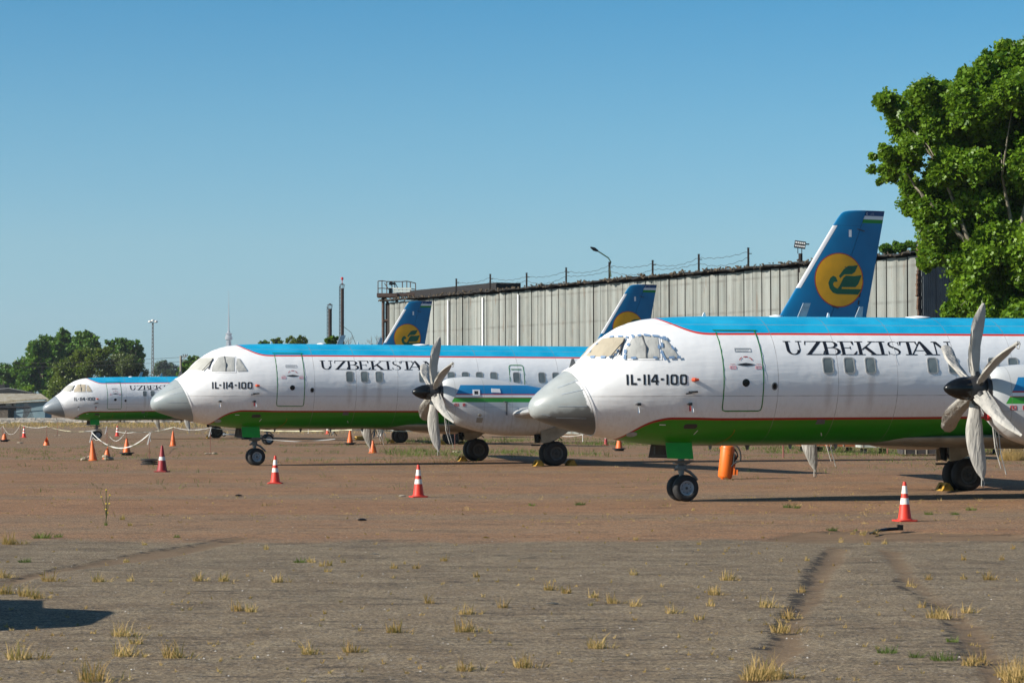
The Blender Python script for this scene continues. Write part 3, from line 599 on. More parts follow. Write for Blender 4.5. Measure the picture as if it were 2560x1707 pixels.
        for y, le, ch, z, tk in ((.9,10.75,3.35,1.52,.16),(4.2,10.95,3.1,1.68,.15),(9,11.45,2.35,1.98,.13),(14.6,12.0,1.35,2.30,.12),(15,12.3,1.0,2.33,.06)):
            P = []
            for k in range(28):
                a_ = 2*math.pi*k/28; xc = (1-math.cos(a_))/2; yt = tk/.2*(.2969*math.sqrt(xc)-.126*xc-.3516*xc*xc+.2843*xc**3-.1015*xc**4)
                P.append(Vector((le+xc*ch, sy*y, z+.04*ch*(xc-xc*xc)*2+(yt if a_ <= math.pi else -yt*.8)*ch)))
            rs.append(P)
        loft(m, rs, True, True); m.build('wing', MAT['alu'], root, 50, True)
        # main gear
        gx = XN+WBASE; m = MB(); m.tube([(gx-.05, sy*TR, 1.3), (gx, sy*TR, .42)], [.08,.065], 12); m.tube([(gx-.75, sy*TR, 1.15), (gx, sy*TR, .55)], .04, 8); m.tube([(gx, sy*TR-.3, .405), (gx, sy*TR+.3, .405)], .06, 10)
        m.tube([(gx+.02, sy*TR+.1, .85), (gx+.16, sy*TR+.16, .93), (gx+.25, sy*TR+.2, .84)], .018, 6)
        g = m.build('main_gear', MAT['dark'], root, 40)
        for d in (-.23, .23): wheel(g, 'wheel', gx, sy*TR+d, .405, .405, .30, MAT['rimdark'] if sy < 0 else MAT['rimdark'], 1)
        for d in (-.36, .36):
            m = MB(); y = sy*TR+d; m.prism([(12.08,y,1.15),(12.10,y,.74),(12.38,y,.78),(12.85,y,1.0),(13.25,y,1.28),(12.73,y,1.3)], (0,.03,0)); m.build('main_gear_door', MAT['dirtygrey'], g)
        m = MB(); m.prism([(11.88,sy*TR+.2,1.1),(11.92,sy*TR+.2,.78),(12.08,sy*TR+.2,.74),(12.08,sy*TR+.2,1.1)], (0,.05,0)); m.box((11.93,sy*TR+.25,.68),(.30,.05,.05)); m.build('gear_door_link', MAT['spinner'], g)
    # nose gear
    m = MB(); m.tube([(3.48,0,1.3),(3.47,0,.62)], [.075,.07], 14); m.tube([(3.47,0,.66),(3.50,0,.29)], [.055,.05], 12); m.tube([(3.53,.02,.70),(3.66,.03,.64),(3.80,.03,.52),(3.84,.03,.46)], [.03,.035,.03,.025], 8)
    m.tube([(3.50,-.25,.29),(3.50,.25,.29)], .045, 10); m.tube([(2.98,.2,.885),(3.3,.2,.88),(3.7,.15,.89)], .022, 6)
    m.box((3.47,0,.86),(.34,.16,.07)); m.box((3.42,.05,.74),(.16,.14,.07)); m.tube([(3.28,.08,.70),(3.42,.08,.71)], .025, 8); m.lathe([(.10,.72),(.10,.78),(.085,.80)], (3.47,0,0), n=14, caps=True)
    m.tube([(3.40,.1,.96),(3.30,.12,.84),(3.45,.1,.80)], .012, 5); m.tube([(3.6,.1,.96),(3.66,.12,.86),(3.5,.1,.80)], .012, 5)
    g = m.build('nose_gear', MAT['metal'], root, 40)
    for d in (-.175, .175): wheel(g, 'wheel', 3.50, d, .292, .292, .22, MAT['rim'], 1)
    m = MB(); m.prism([(2.93,.42,1.30),(3.55,.42,1.29),(3.555,.50,.935),(2.945,.50,.955)], (0,.02,0)); m.build('nose_gear_door', MAT['greendoor'], g)
    m = MB(); m.prism([(2.93,-.42,1.30),(3.55,-.42,1.29),(3.555,-.52,.935),(2.90,-.52,.955)], (0,-.02,0)); m.build('nose_gear_door', [MAT['bay']], g)
    m = MB(); m.box((3.0,-.40,1.12),(.025,.03,.18)); m.box((3.2,-.40,1.0),(.5,.02,.02)); m.build('door_rib', MAT['metal'], g)
    # tail
    def LE(z):
        if z <= 8.6: return 19.40+.6455*z
        return pch([(8.6,24.951),(8.92,25.18),(9.06,25.32),(9.12,25.48),(9.15,25.81)])(z)
    HG = lambda z: 24.84+(z-5.34)*.3773; TE = lambda z: 26.27+(z-5.29)*.197
    def thk(x, z): # half thickness of the whole fin section
        c = (x-LE(z))/max(.3, TE(z)-LE(z)); c = min(max(c, 0), 1); T_ = .20*(1-(z-4)*.1); return T_*(2.6*math.sqrt(c)*(1-c)**.9)*.55+.006
    ZL = [3.9, 4.5, 5, 5.6, 6.2, 6.8, 7.4, 8.0, 8.4, 8.6, 8.75, 8.9, 9.0, 9.06, 9.1, 9.13, 9.15]
    def section(x0, x1, z, n=14, sq=False):
        xs = [x0+(x1-x0)*((1-math.cos(math.pi*k/n/1))/2) for k in range(n+1)]
        up = [Vector((x, thk(x, z), z)) for x in xs]; dn = [Vector((x, -thk(x, z), z)) for x in reversed(xs)]
        return up+dn
    m = MB(); loft(m, [section(LE(z), HG(z)-.02, z) for z in ZL], True, True); fn_ = m.build('fin', MAT['fin'], root, 50, True)
    m = MB(); loft(m, [section(HG(z)+.0, TE(z), z) for z in ZL], True, True); rd = m.build('rudder', MAT['rud'], root, 50, True)
    m = MB()
    for z in (8.45, 7.05, 5.62): m = MB(); m.box((HG(z)+.02, thk(HG(z), z)+.01, z-.02), (.30, .03, .03), Matrix.Rotation(R(15), 3, 'Y')); m.build('rudder_hinge', MAT['dark'], rd)
    for k in range(5): m = MB(); m.box((TE(5.5+k*.25)-.42+.08*k*0, thk(TE(5.5+k*.25)-.42, 5.5+k*.25)+.008, 5.5+k*.28), (.05, .02, .16), Matrix.Rotation(R(11), 3, 'Y')); m.build('trim_fitting', MAT['dark'], rd)
    m = MB(); m.add([(25.54,thk(25.6,8.3)+.012,8.17),(25.65,thk(25.6,8.3)+.012,8.17),(25.65,thk(25.6,8.3)+.012,8.43),(25.54,thk(25.6,8.3)+.012,8.43)], [(0,1,2,3)]); m.build('fin_light', MAT['white'], fn_)
    for sy in (1, -1):
        ff = lambda x, z, o, sy=sy: Vector((x, sy*(thk(x, z)+o), z))
        cx, cz, r = 25.145, 6.59, .99
        def disc(r_, off, mt, nm):
            m = MB(); n = 48; vs = [ff(cx, cz, off)]
            for k in range(1, 9):
                for j in range(n): vs.append(ff(cx+r_*k/8*math.cos(2*math.pi*j/n), cz+r_*k/8*math.sin(2*math.pi*j/n), off))
            fs = [(0, 1+j, 1+(j+1) % n) for j in range(n)]+[(1+k*n+j, 1+k*n+(j+1) % n, 1+(k+1)*n+(j+1) % n, 1+(k+1)*n+j) for k in range(7) for j in range(n)]
            m.add(vs, fs); return m.build(nm, mt, root)
        em = disc(r, .014, MAT['red'], 'tail_emblem')
        dd = disc(r-.035, .018, MAT['yellow'], 'emblem_disc'); dd.parent = em
        bird = [[(1283,795),(1220,806),(1160,808),(1105,850),(1045,935),(1062,962),(1110,915),(1205,910),(1245,880)],
                [(1330,918),(1235,932),(1130,928),(1100,955),(1075,1010),(1050,1060),(1030,1085),(1055,1098),(1078,1090),(1082,1070),(1250,1068),(1285,1030)],
                [(975,932),(940,960),(915,1020),(930,1090),(970,1140),(1020,1157),(1285,1158),(1325,1092),(1080,1092),(1055,1088),(1015,1086),(985,1066),(972,1035),(985,1010),(1030,1003),(1010,950)]]
        bird = [[(25.14+(a_-1050)*.0033, 6.6-(b_-980)*.00297) for a_, b_ in P] for P in bird]
        m = MB()
        for pi_, P in enumerate(bird):
            bm_ = bmesh.new(); vv = [bm_.verts.new((a_, 0, b_)) for a_, b_ in P]; bm_.faces.new(vv); bm_.normal_update(); bmesh.ops.triangulate(bm_, faces=bm_.faces[:])
            for _ in range(2): bmesh.ops.subdivide_edges(bm_, edges=bm_.edges[:], cuts=1, use_grid_fill=True)
            bm_.verts.index_update(); m.add([ff(v.co.x, v.co.z, .023+pi_*.001) for v in bm_.verts], [[v.index for v in f_.verts] for f_ in bm_.faces]); bm_.free()
        m.build('emblem_bird', MAT['birdgreen'], em)
        m = MB()
        P = [(26.30+.035*math.cos(R(a_)), 9.03+.035*math.sin(R(a_))) for a_ in range(60, 301, 20)]; path_strip(m, P, .012, ff, .012)
        for i in range(3):
            for j in range(3+i): m.add([ff(26.42+(4-j)*.035, 9.06-i*.03, .012), ff(26.432+(4-j)*.035, 9.06-i*.03, .012), ff(26.432+(4-j)*.035, 9.07-i*.03, .012), ff(26.42+(4-j)*.035, 9.07-i*.03, .012)], [(0,1,2,3)])
        m.build('flag_crescent', MAT['white'], rd)
        m = MB(); rs = []
        for y, le, ch, z in ((.1,23.9,2.4,3.75),(5.0,25.0,1.3,4.05)):
            P = []
            for k in range(20):
                a_ = 2*math.pi*k/20; xc = (1-math.cos(a_))/2; yt = .5*(.2969*math.sqrt(xc)-.126*xc-.3516*xc*xc+.2843*xc**3-.1015*xc**4)
                P.append(Vector((le+xc*ch, sy*y, z+(yt if a_ <= math.pi else -yt)*ch)))
            rs.append(P)
        loft(m, rs, True, True); m.build('tailplane', MAT['alu'], root, 50, True)
    return root
FLEET = {'A': (3.7736,55.782,.3123,-.1452,.0034), 'B': (-8.6285,84.7967,.3247,.0436,-.0018), 'C': (-27.3204,166.03,.3723,.0403,.0125), 'D': (-13.3623,137.89,.3841,.045,0.)}
def local_axes(k):
    X, Z, yaw, zo, pi = FLEET[k]; c, s = math.cos(yaw), math.sin(yaw)
    return Matrix(((c, -s, 0, X-XN*c), (s, c, 0, Z-XN*s), (0, 0, 1, zo), (0, 0, 0, 1)))
MIRROR = -1; proto = make_airliner(); MIRROR = 1
craft = {'B': proto}
for k in 'ACD': craft[k] = copy_tree(proto)
LAB = {'A': 'nearest and largest white airliner, cockpit windows covered with blue-taped cloth',
       'B': 'middle white airliner with smooth pale grey radome, between the nearest and the farthest',
       'C': 'small far white airliner with dark blue-grey radome beside the blue shed',
       'D': 'mostly hidden airliner behind the middle one, only wheels and a half-hidden tail fin showing'}
for k, r in craft.items():
    X, Z, yaw, zo, pi = FLEET[k]
    r.location = local_axes(k).translation; r.rotation_euler = (0, 0, yaw)
    tag(r, LAB[k], 'airliner', 'parked turboprop airliners')
    if pi:
        for ch in kids(r):
            if not ch.name.startswith(('main_gear', 'nose_gear')):
                T_ = Matrix.Translation((XN, 0, 0)) @ Matrix.Rotation(-pi, 4, 'Y') @ Matrix.Translation((-XN, 0, 0)); ch.matrix_basis = T_ @ ch.matrix_basis
def omat(o, m): o.material_slots[0].link = 'OBJECT'; o.material_slots[0].material = m
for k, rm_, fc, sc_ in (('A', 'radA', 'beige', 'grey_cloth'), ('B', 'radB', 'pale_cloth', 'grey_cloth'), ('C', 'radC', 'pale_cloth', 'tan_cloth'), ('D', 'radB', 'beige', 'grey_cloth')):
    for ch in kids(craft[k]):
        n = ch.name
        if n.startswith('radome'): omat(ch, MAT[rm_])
        elif n.startswith('windshield_cover'): omat(ch, MAT[fc])
        elif n.startswith(('side_window_cover', 'rear_window_cover')): omat(ch, MAT[sc_])
        if k != 'A':
            for g in kids(ch):
                if g.name.startswith('masking_tape'):
                    bpy.data.objects.remove(g)
def on_craft(k, x, y, z=0):
    return local_axes(k) @ Vector((x, -y, z))

# ------------------------------------------------------------------ ground
def poly_world(px): return [gp(u, v).xy for u, v in px]
SL, SR_ = 2.735, (1700, 1180)
def gr(pts, o=(1700, 1180), s=2.735): return [(o[0]+a/s, o[1]+b/s) for a, b in pts]
dirtL = poly_world(gr([(1000,500),(1160,530),(1120,620),(1050,700),(1000,800),(950,900),(860,1000),(840,1110),(880,1200),(700,1330),(600,1441),(380,1441),(480,1330),(560,1230),(640,1120),(690,1010),(780,900),(850,800),(880,700),(940,610),(980,540)]))
dirtR = poly_world(gr([(1340,520),(1520,545),(1600,700),(1680,790),(1850,900),(1950,980),(2100,1080),(2200,1250),(2352,1380),(2352,1441),(2060,1441),(1990,1270),(1880,1130),(1820,1010),(1700,900),(1620,800),(1500,740),(1440,640)]))
dirtC = poly_world(gr([(0,705),(200,660),(400,625),(740,560),(1000,510),(1300,470),(1500,430),(1700,425),(1500,470),(1200,540),(1000,570),(700,610),(400,650),(0,760)], (0, 1180), 2.613))
dirtT = poly_world([(1990,1330),(2130,1325),(2330,1330),(2560,1335),(2560,1352),(2300,1350),(2060,1358),(1900,1352)])
def dist_poly(P, poly):
    x, y = P[:, 0], P[:, 1]; d = np.full(len(P), 1e9); ins = np.zeros(len(P), bool); n = len(poly)
    for i in range(n):
        ax, ay = poly[i]; bx, by = poly[(i+1) % n]; ex, ey = bx-ax, by-ay
        t = np.clip(((x-ax)*ex+(y-ay)*ey)/(ex*ex+ey*ey+1e-12), 0, 1); d = np.minimum(d, np.hypot(x-ax-t*ex, y-ay-t*ey))
        c = ((ay > y) != (by > y)) & (x < (bx-ax)*(y-ay)/((by-ay) or 1e-12)+ax); ins ^= c
    return np.where(ins, d, -d)
CR_W = [([(0,712),(160,680),(400,622),(560,590),(740,560),(860,535),(1000,512),(1150,490),(1300,468),(1420,440),(1520,425),(1680,424)], (0, 1180), 2.613, 1.0),
 ([(985,545),(935,620),(872,700),(866,770),(800,860),(772,930),(700,1010),(640,1105),(645,1165),(540,1205)], (1700, 1180), 2.735, 1.5),
 ([(1480,724),(1500,780),(1640,855),(1715,920),(1780,985),(1830,1050),(1895,1185),(1990,1310)], (1700, 1180), 2.735, 1.1)]
CR_W += [(px, (0, 0), 1, .38) for px in ([(1760,1540),(1950,1590),(2150,1602),(2330,1600)], [(1950,1520),(2100,1522),(2320,1520),(2560,1516)], [(0,1365),(300,1370),(480,1375)], [(60,1420),(330,1418),(640,1422),(900,1420)], [(100,1452),(420,1455),(700,1454),(900,1458)], [(1750,1487),(1950,1490),(2050,1494)], [(1740,1451),(1900,1452),(2010,1455)], [(2080,1343),(2280,1345),(2560,1347)], [(1650,1402),(1850,1404),(2000,1402)], [(700,1492),(1000,1489),(1300,1493)], [(880,1256),(1100,1258),(1300,1257)], [(1100,1392),(1400,1394),(1640,1390)], [(300,1560),(700,1556),(1100,1562)], [(1200,1600),(1600,1596),(1800,1602)])]
def make_ground():
    ys = list(np.arange(6, 17, .8))+list(np.arange(17, 46, .07))+list(np.arange(46, 110, 1.2)); y = 110.
    while y < 12500: ys.append(y); y *= 1.12
    ys = [-60, -20, -5]+ys+[12500]
    fx = list(np.arange(-11, 11.01, .11)); x = 11.5; ext = []
    while x < 9000: ext.append(x); x = x*1.18+.3
    ext.append(9000); xs = [-a for a in reversed(ext)]+fx+ext
    X, Y_ = np.meshgrid(xs, ys); Zg = np.vectorize(gz)(Y_); n, k = len(ys), len(xs)
    V = np.stack([X, Y_, Zg], -1).reshape(-1, 3).astype(np.float32)
    me = bpy.data.meshes.new('ground'); i = np.arange(n*k).reshape(n, k)
    Fq = np.stack([i[:-1, :-1], i[:-1, 1:], i[1:, 1:], i[1:, :-1]], -1).reshape(-1, 4)
    near = (V[:, 1] > 15) & (V[:, 1] < 48) & (abs(V[:, 0]) < 12); D = np.full(len(V), -9.)
    for p in (dirtL, dirtR, dirtC, dirtT): D[near] = np.maximum(D[near], dist_poly(V[near], p))
    CD = np.full(len(V), 9.); P_ = V[near]; cd = np.full(len(P_), 9.)
    for px, o_, s_, wt in CR_W:
        W_ = poly_world(gr(px, o_, s_))
        for a, b in zip(W_[:-1], W_[1:]):
            e = b-a; L2 = e.x*e.x+e.y*e.y+1e-9; t_ = np.clip(((P_[:, 0]-a.x)*e.x+(P_[:, 1]-a.y)*e.y)/L2, 0, 1); cd = np.minimum(cd, np.hypot(P_[:, 0]-a.x-t_*e.x, P_[:, 1]-a.y-t_*e.y)+.06*(1.5-wt))
    CD[near] = cd
    V[:, 2] -= np.where(D > 0, np.minimum(D, .12)*.2, 0)
    me.vertices.add(len(V)); me.vertices.foreach_set('co', V.ravel()); me.loops.add(Fq.size); me.loops.foreach_set('vertex_index', Fq.ravel().astype(np.int32))
    me.polygons.add(len(Fq)); me.polygons.foreach_set('loop_start', np.arange(0, Fq.size, 4, dtype=np.int32)); me.polygons.foreach_set('use_smooth', [True]*len(Fq)); me.update()
    at_ = me.attributes.new('dirt', 'FLOAT', 'POINT'); at_.data.foreach_set('value', np.clip(D, -1, 1).astype(np.float32))
    at_ = me.attributes.new('crack', 'FLOAT', 'POINT'); at_.data.foreach_set('value', np.clip(CD, 0, 2).astype(np.float32))
    t = NT('weathered_asphalt', .92, spec=.25); X = t.xyz(); x, y = X['X'], X['Y']
    da = t.n.new('ShaderNodeAttribute'); da.attribute_name = 'dirt'
    big = t.noise(.22, t.scale((.5, 1, 1)), 5, .6); mid = t.noise(1.6, det=5, rough=.6)
    edge = t.m('ADD', y, t.m('MULTIPLY', t.m('SUBTRACT', t.noise(.55, det=6, rough=.65), .5), 6.0))
    isp = t.mr(edge, 38.3, 39.8)
    pink = t.mix(t.mr(big, .3, .7), (.295, .150, .070), (.345, .192, .093)); grey = t.mix(t.mr(mid, .35, .65), (.190, .140, .084), (.262, .208, .132))
    c = t.mix(isp, grey, pink)
    # greyer sealed strips across the apron
    st = t.noise(1, t.scale((.02, .16, 1)), 4, .6); c = t.mix(t.m('MULTIPLY', t.mr(st, .48, .62), t.m('MULTIPLY', isp, .7)), c, (.255, .188, .115))
    far = t.mr(y, 90, 260); c = t.mix(t.m('MULTIPLY', far, .55), c, (.265, .20, .118))
    gp_ = t.noise(.03, t.scale((.6, 1, 1)), 5, .65); c = t.mix(t.m('MULTIPLY', t.mr(gp_, .55, .68), t.m('MULTIPLY', t.mr(y, 95, 130), .6)), c, (.16, .155, .06))
    # stones
    v1 = t.vor(48); v2 = t.vor(120); s1 = t.n.new('ShaderNodeSeparateColor'); t.l.new(v1, s1.inputs[0]); s2 = t.n.new('ShaderNodeSeparateColor'); t.l.new(v2, s2.inputs[0])
    g = t.m('ADD', t.m('MULTIPLY', s1.outputs[0], .6), t.m('MULTIPLY', s2.outputs[0], .4))
    c = t.mix(t.mr(g, .2, .8), t.mix(1.0, c, (.42, .40, .40), 'MULTIPLY'), t.mix(1.0, c, (1.6, 1.6, 1.58), 'MULTIPLY'))
    c = t.mix(t.mr(s1.outputs[1], .965, .98), c, (.36, .32, .27)); c = t.mix(t.mr(s1.outputs[2], .93, .95), c, (.035, .032, .03))
    cl = t.noise(9, det=4, rough=.65); c = t.mix(t.mr(cl, .3, .7, .42, 0), c, (.06, .05, .045))
    # dirt in the worn tracks
    dd = t.m('ADD', da.outputs['Fac'], t.m('MULTIPLY', t.m('SUBTRACT', t.noise(5, det=5, rough=.65), .5), .34)); dm = t.mr(dd, -.02, .07)
    soil = t.mix(t.mr(mid, .3, .7), (.135, .086, .048), (.17, .115, .066)); c = t.mix(t.m('MULTIPLY', dm, .78), c, soil)
    # cracked tar lines and the shade of small ridges, painted dark, running across
    ln = t.noise(1, t.scale((.35, 3.2, 1)), 6, .62, .4); k = t.mr(t.m('ABSOLUTE', t.m('SUBTRACT', ln, .5)), .014, .003)
    k = t.m('MULTIPLY', k, t.mr(t.noise(.7, det=3), .42, .55)); c = t.mix(t.m('MULTIPLY', k, .75), c, (.04, .035, .032))
    ca = t.n.new('ShaderNodeAttribute'); ca.attribute_name = 'crack'
    cn = t.m('ADD', ca.outputs['Fac'], t.m('MULTIPLY', t.m('SUBTRACT', t.noise(4.5, t.scale((1, 1.6, 1)), 7, .72), .5), .52)); ck = t.mr(cn, .065, .03)
    c = t.mix(t.m('MULTIPLY', ck, .9), c, (.030, .024, .020))
    k = t.m('MAXIMUM', k, ck)
    t.color(c)
    h = t.m('ADD', t.m('MULTIPLY', g, t.m('SUBTRACT', 1, t.m('MULTIPLY', dm, .75))), t.m('MULTIPLY', cl, 2.2)); h = t.m('SUBTRACT', h, t.m('MULTIPLY', k, 1.5)); t.bump(h, .85, .012)
    me.materials.append(t.mat); o = bpy.data.objects.new('ground', me); COL.objects.link(o); tag(o, kind='structure'); return o
make_ground()
# ------------------------------------------------------------------ background: kerb, hangar, masts, shed
concrete = M('pale_rubble', (.42, .38, .33), .9, var=.3, sc=2, bump=.5)
def rubble():
    m = MB()
    for i in range(900):
        u = random.uniform(-60, 1300); Y = random.gauss(470, 18) if u < 700 else random.gauss(420, 10); x = (u-1280)/F*Y
        s = random.uniform(.15, .55); m.box((x, Y, .045+s*.25), (s*random.uniform(1, 4), s, s*.7), Matrix.Rotation(random.uniform(-.3, .3), 3, 'Z') @ Matrix.Rotation(random.uniform(-.2, .2), 3, 'Y'))
    o = m.build('rubble', concrete); tag(o, kind='stuff', label='pale broken concrete rubble along the far edge of the apron', cat='rubble')
rubble()
m = MB()
for i in range(26):
    a = at(-40+i*52, 1048, 600); m.box((a.x, 600, .24), (4.7, .5, .42+.1*random.random()))
tag(m.build('far_kerb', concrete), kind='structure')

def hangar():
    A = Vector((26.0, 161.0, 0)); d = Vector((-.482, .876, 0)).normalized(); e = Vector((d.y, -d.x, 0))
    rz = math.atan2(d.y, d.x); root = empty('hangar', A, rz)      # local x runs along the long wall, local -y is inside
    tag(root, 'long weathered corrugated metal hangar with a ragged dark roof edge behind the airliners', 'hangar')
    Lw = 78.; pw = 1.1
    t = NT('corrugated_sheet', .55, .25); X = t.xyz(); x, z = X['X'], X['Z']
    idx = t.m('FLOOR', t.m('DIVIDE', x, pw)); wn_ = t.n.new('ShaderNodeTexWhiteNoise'); wn_.noise_dimensions = '1D'; t.l.new(idx, wn_.inputs['W'])
    c = t.mix(t.mr(wn_.outputs[0], 0, 1), (.26, .28, .262), (.345, .365, .345)); c = t.mix(t.m('MULTIPLY', t.mr(t.m('SINE', t.m('MULTIPLY', x, 52)), -.2, .9), .55), c, (.085, .085, .075))
    run = t.noise(1, t.scale((7, 7, .35)), 4, .6); c = t.mix(t.mr(run, .38, .72, 0, .36), c, (.12, .12, .105))
    sp_ = t.noise(1.1, det=5); c = t.mix(t.mr(sp_, .45, .7, 0, .3), c, (.32, .30, .26))
    hl = t.mr(t.m('PINGPONG', t.m('ADD', z, .35), 1.15), .14, .03); c = t.mix(t.m('MULTIPLY', t.m('MULTIPLY', hl, .38), t.mr(t.noise(.9), .35, .6)), c, (.075, .065, .055))
    rr = t.noise(.5, t.scale((6, 6, 1)), 4); c = t.mix(t.mr(rr, .62, .72, 0, .5), c, (.16, .085, .04))
    t.color(c); sheet = t.mat
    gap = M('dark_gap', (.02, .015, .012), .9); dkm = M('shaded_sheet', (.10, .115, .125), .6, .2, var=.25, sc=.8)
    def wall(x0, x1, z1, ax, mt, nm, yy=0, tilt=True):
        m = MB(); vs = []; fs = []; n = int((x1-x0)/pw)
        for p in range(n):
            a0 = x0+p*pw; jz = random.uniform(-.12, .0); oy = random.uniform(0, .05); nw_ = 30
            w_ = pw-random.choice((.05, .08, .08, .13)); b = len(vs)
            for k in range(nw_+1):
                s = a0+w_*k/nw_; cy = yy+.02+oy+.028*math.sin(k*math.pi/2*1.0)
                q = (s, cy) if ax == 'x' else (cy, -s)
                for z_ in (0, z1+jz): vs.append((q[0], q[1], z_))
            fs += [(b+2*k, b+2*k+2, b+2*k+3, b+2*k+1) for k in range(nw_)]
        m.add(vs, fs); return m.build(nm, mt, root, fixn=False)
    return root, A, d, Lw, pw, sheet, gap, dkm, wall
hg, HA, Hd, HL, pw, sheet, gapm, dkm, mkwall = hangar()
w1 = mkwall(0, HL, 11.75, 'x', sheet, 'long_wall')
# dark frame behind the sheets, end wall, roof
m = MB(); m.box((HL/2, -.03-11, 5.9), (HL-.2, 22, 11.6)); m.build('hangar_frame', gapm, hg)
def endwall():
    m = MB(); vs = []; fs = []
    for p in range(26):
        a0 = p*1.1; b = len(vs)
        for k in range(25):
            s = a0+1.05*k/24; cy = -.25-.03*math.sin(k*math.pi/2)
            for z_ in (0, 13.1): vs.append((cy, -s-.15, z_))
        fs += [(b+2*k, b+2*k+1, b+2*k+3, b+2*k+2) for k in range(24)]
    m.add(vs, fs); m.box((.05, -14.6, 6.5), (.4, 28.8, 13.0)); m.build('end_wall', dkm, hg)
    m = MB(); m.box((-.45, -5.15, 8.6), (.04, .5, 4.6)); m.build('pale_strip', M('pale_metal_strip', (.22, .25, .28), .5), hg)
    m = MB()
    for i in range(60):
        z = .2+i*.21; m.box((-.12+random.uniform(-.05,.05), .12+random.uniform(-.06,.06), z), (.16, .14, .2), Matrix.Rotation(random.uniform(-.4,.4), 3, 'X'))
    m.build('corner_trim', M('rusty_corner', (.09, .05, .03), .9, var=.5, sc=3), hg)
endwall()
roofm = M('dark_roofing', (.014, .012, .010), .95, var=.5, sc=2, bump=.6); straw = M('dry_roof_weeds', (.07, .052, .032), .95, var=.4, sc=2)
m = MB(); N = 300; vs = []
for i in range(N+1):
    x = HL*i/N; z = 11.95+.14*mn.noise(Vector((x*.9, 0, 0)))+.08*mn.noise(Vector((x*4, 3, 0)))
    vs += [(x, .62+.05*mn.noise(Vector((x*3, 5, 0))), z-.09+.04*mn.noise(Vector((x*7, 2, 0)))), (x, .58, z), (x, -.6, z+.06), (x, -22, z+.2)]
fs = [(4*i+j, 4*i+4+j, 4*i+5+j, 4*i+1+j) for i in range(N) for j in range(3)]; b = len(vs)
m.add(vs, fs); m.add([(v[0], v[1]-.6, v[2]) for v in vs[0::4]]+[v for v in vs[0::4]], [(i, i+1, N+2+i, N+1+i) for i in range(N)]); m.build('roof', roofm, hg)
m = MB()
for i in range(500):
    x = random.uniform(0, HL); z = 11.95+.14*mn.noise(Vector((x*.9, 0, 0))); m.box((x, .5+random.uniform(-.12,.18), z+random.uniform(-.12,.14)), (random.uniform(.05,.3), .08, random.uniform(.03,.12)), Matrix.Rotation(random.uniform(-.6,.6), 3, 'Y'))
m.build('roof_debris', straw, hg)['kind'] = 'stuff'
m = MB(); m.box((68.5, -3, 12.5), (17, 2.4, .62)); m.build('roof_monitor', M('tar_black', (.012, .011, .012), .9), hg)
m = MB()
for u in (1124.5, 1211, 1300):
    k = (u-1280)/F; t_ = (k*161-26)/(-.482-k*.876); m.box((t_, .16, 5.7), (.16, .1, 11.5))
m.build('downpipe', MAT['white'], hg)
m = MB(); m.box((16.3, .1, 3.2), (.08,.05,6)); m.box((4.4, .11, 4.2), (1.0, .05, .1)); m.build('wall_patch', M('rust', (.15, .07, .03), .9), hg)
rust = M('rusty_post', (.022, .017, .015), .85, .3, var=.4); wirem = M('old_wire', (.04, .038, .036), .7)
def wx(u):                                                      # distance along the long wall of a measured column
    k = (u-1280)/F; return (k*161-26)/(-.482-k*.876)
postu = [1141, 1226, 1317, 1416, 1524, 1632.5, 1748, 1872]
tops = []
for i, u in enumerate(postu):
    x = wx(u); p = HA+Hd*x; m = MB(); h = 1.25+.12*math.sin(i*2.1); m.box((0, 0, h/2-.1), (.14, .12, h+.2)); m.box((0,0,h),(.17,.14,.04))
    q = empty('roof_post', (p.x, p.y, 12.0)); m.build('post', rust, q); m = MB(); m.tube([(0,0,h*.7),(.25,0,h*.7)],.03,5); m.build('wire_bracket', rust, q)
    tag(q, 'rusty post on the hangar roof edge, %s' % ['farthest left of the row, beside the railed platform','second from the railed platform','third from the railed platform','fourth from the railed platform','carrying the curved street lamp','first to the right of the curved street lamp','second to the right of the curved street lamp','carrying the floodlight'][i] if i not in (3,) else 'rusty post on the hangar roof edge, next to the left of the curved street lamp', 'post', 'posts along the hangar roof')
    tops.append(Vector((p.x, p.y, 12+h)))
for lvl, ph in ((.25, 0), (.65, 1)):
    m = MB()
    for i in range(len(tops)-1):
        a, b = tops[i], tops[i+1]; P = []
        for k in range(17):
            s = k/16; p = a.lerp(b, s); z = -lvl-.28*4*s*(1-s)*(1+.4*math.sin(i*3+ph*2))+.05*math.sin(k*2.3+i+ph*4); P.append(p+Vector((0, 0, z)))
        m.tube(P, .016, 4)
    o = m.build('roof_wire', wirem); tag(o, 'upper sagging wire strung between the hangar roof posts' if not ph else 'lower sagging wire strung between the hangar roof posts', 'wire')
# curved lamp on the roof
x = wx(1524); p = HA+Hd*x; lp = empty('roof_street_lamp', (p.x+.12, p.y-.1, 12.0)); tag(lp, 'curved street lamp leaning left above the hangar roof', 'street lamp')
e1 = at(1524, 665, p.y); e2 = at(1527, 655, p.y); e3 = at(1521, 645, p.y); e4 = at(1495, 628, p.y); e5 = at(1476, 618, p.y); of = Vector((p.x+.12, p.y-.1, 12.0))
m = MB(); m.tube([Vector((0,0,.2)), e1-of, e2-of, e3-of, e4-of], .05, 8); m.build('lamp_arm', M('green_lamp_pole', (.05,.09,.05), .6), lp)
m = MB(); m.tube([e4-of, (e4-of).lerp(e5-of,.5), e5-of], [.07,.15,.05], 10); m.build('lamp_head', MAT['spinner'], lp, 50)
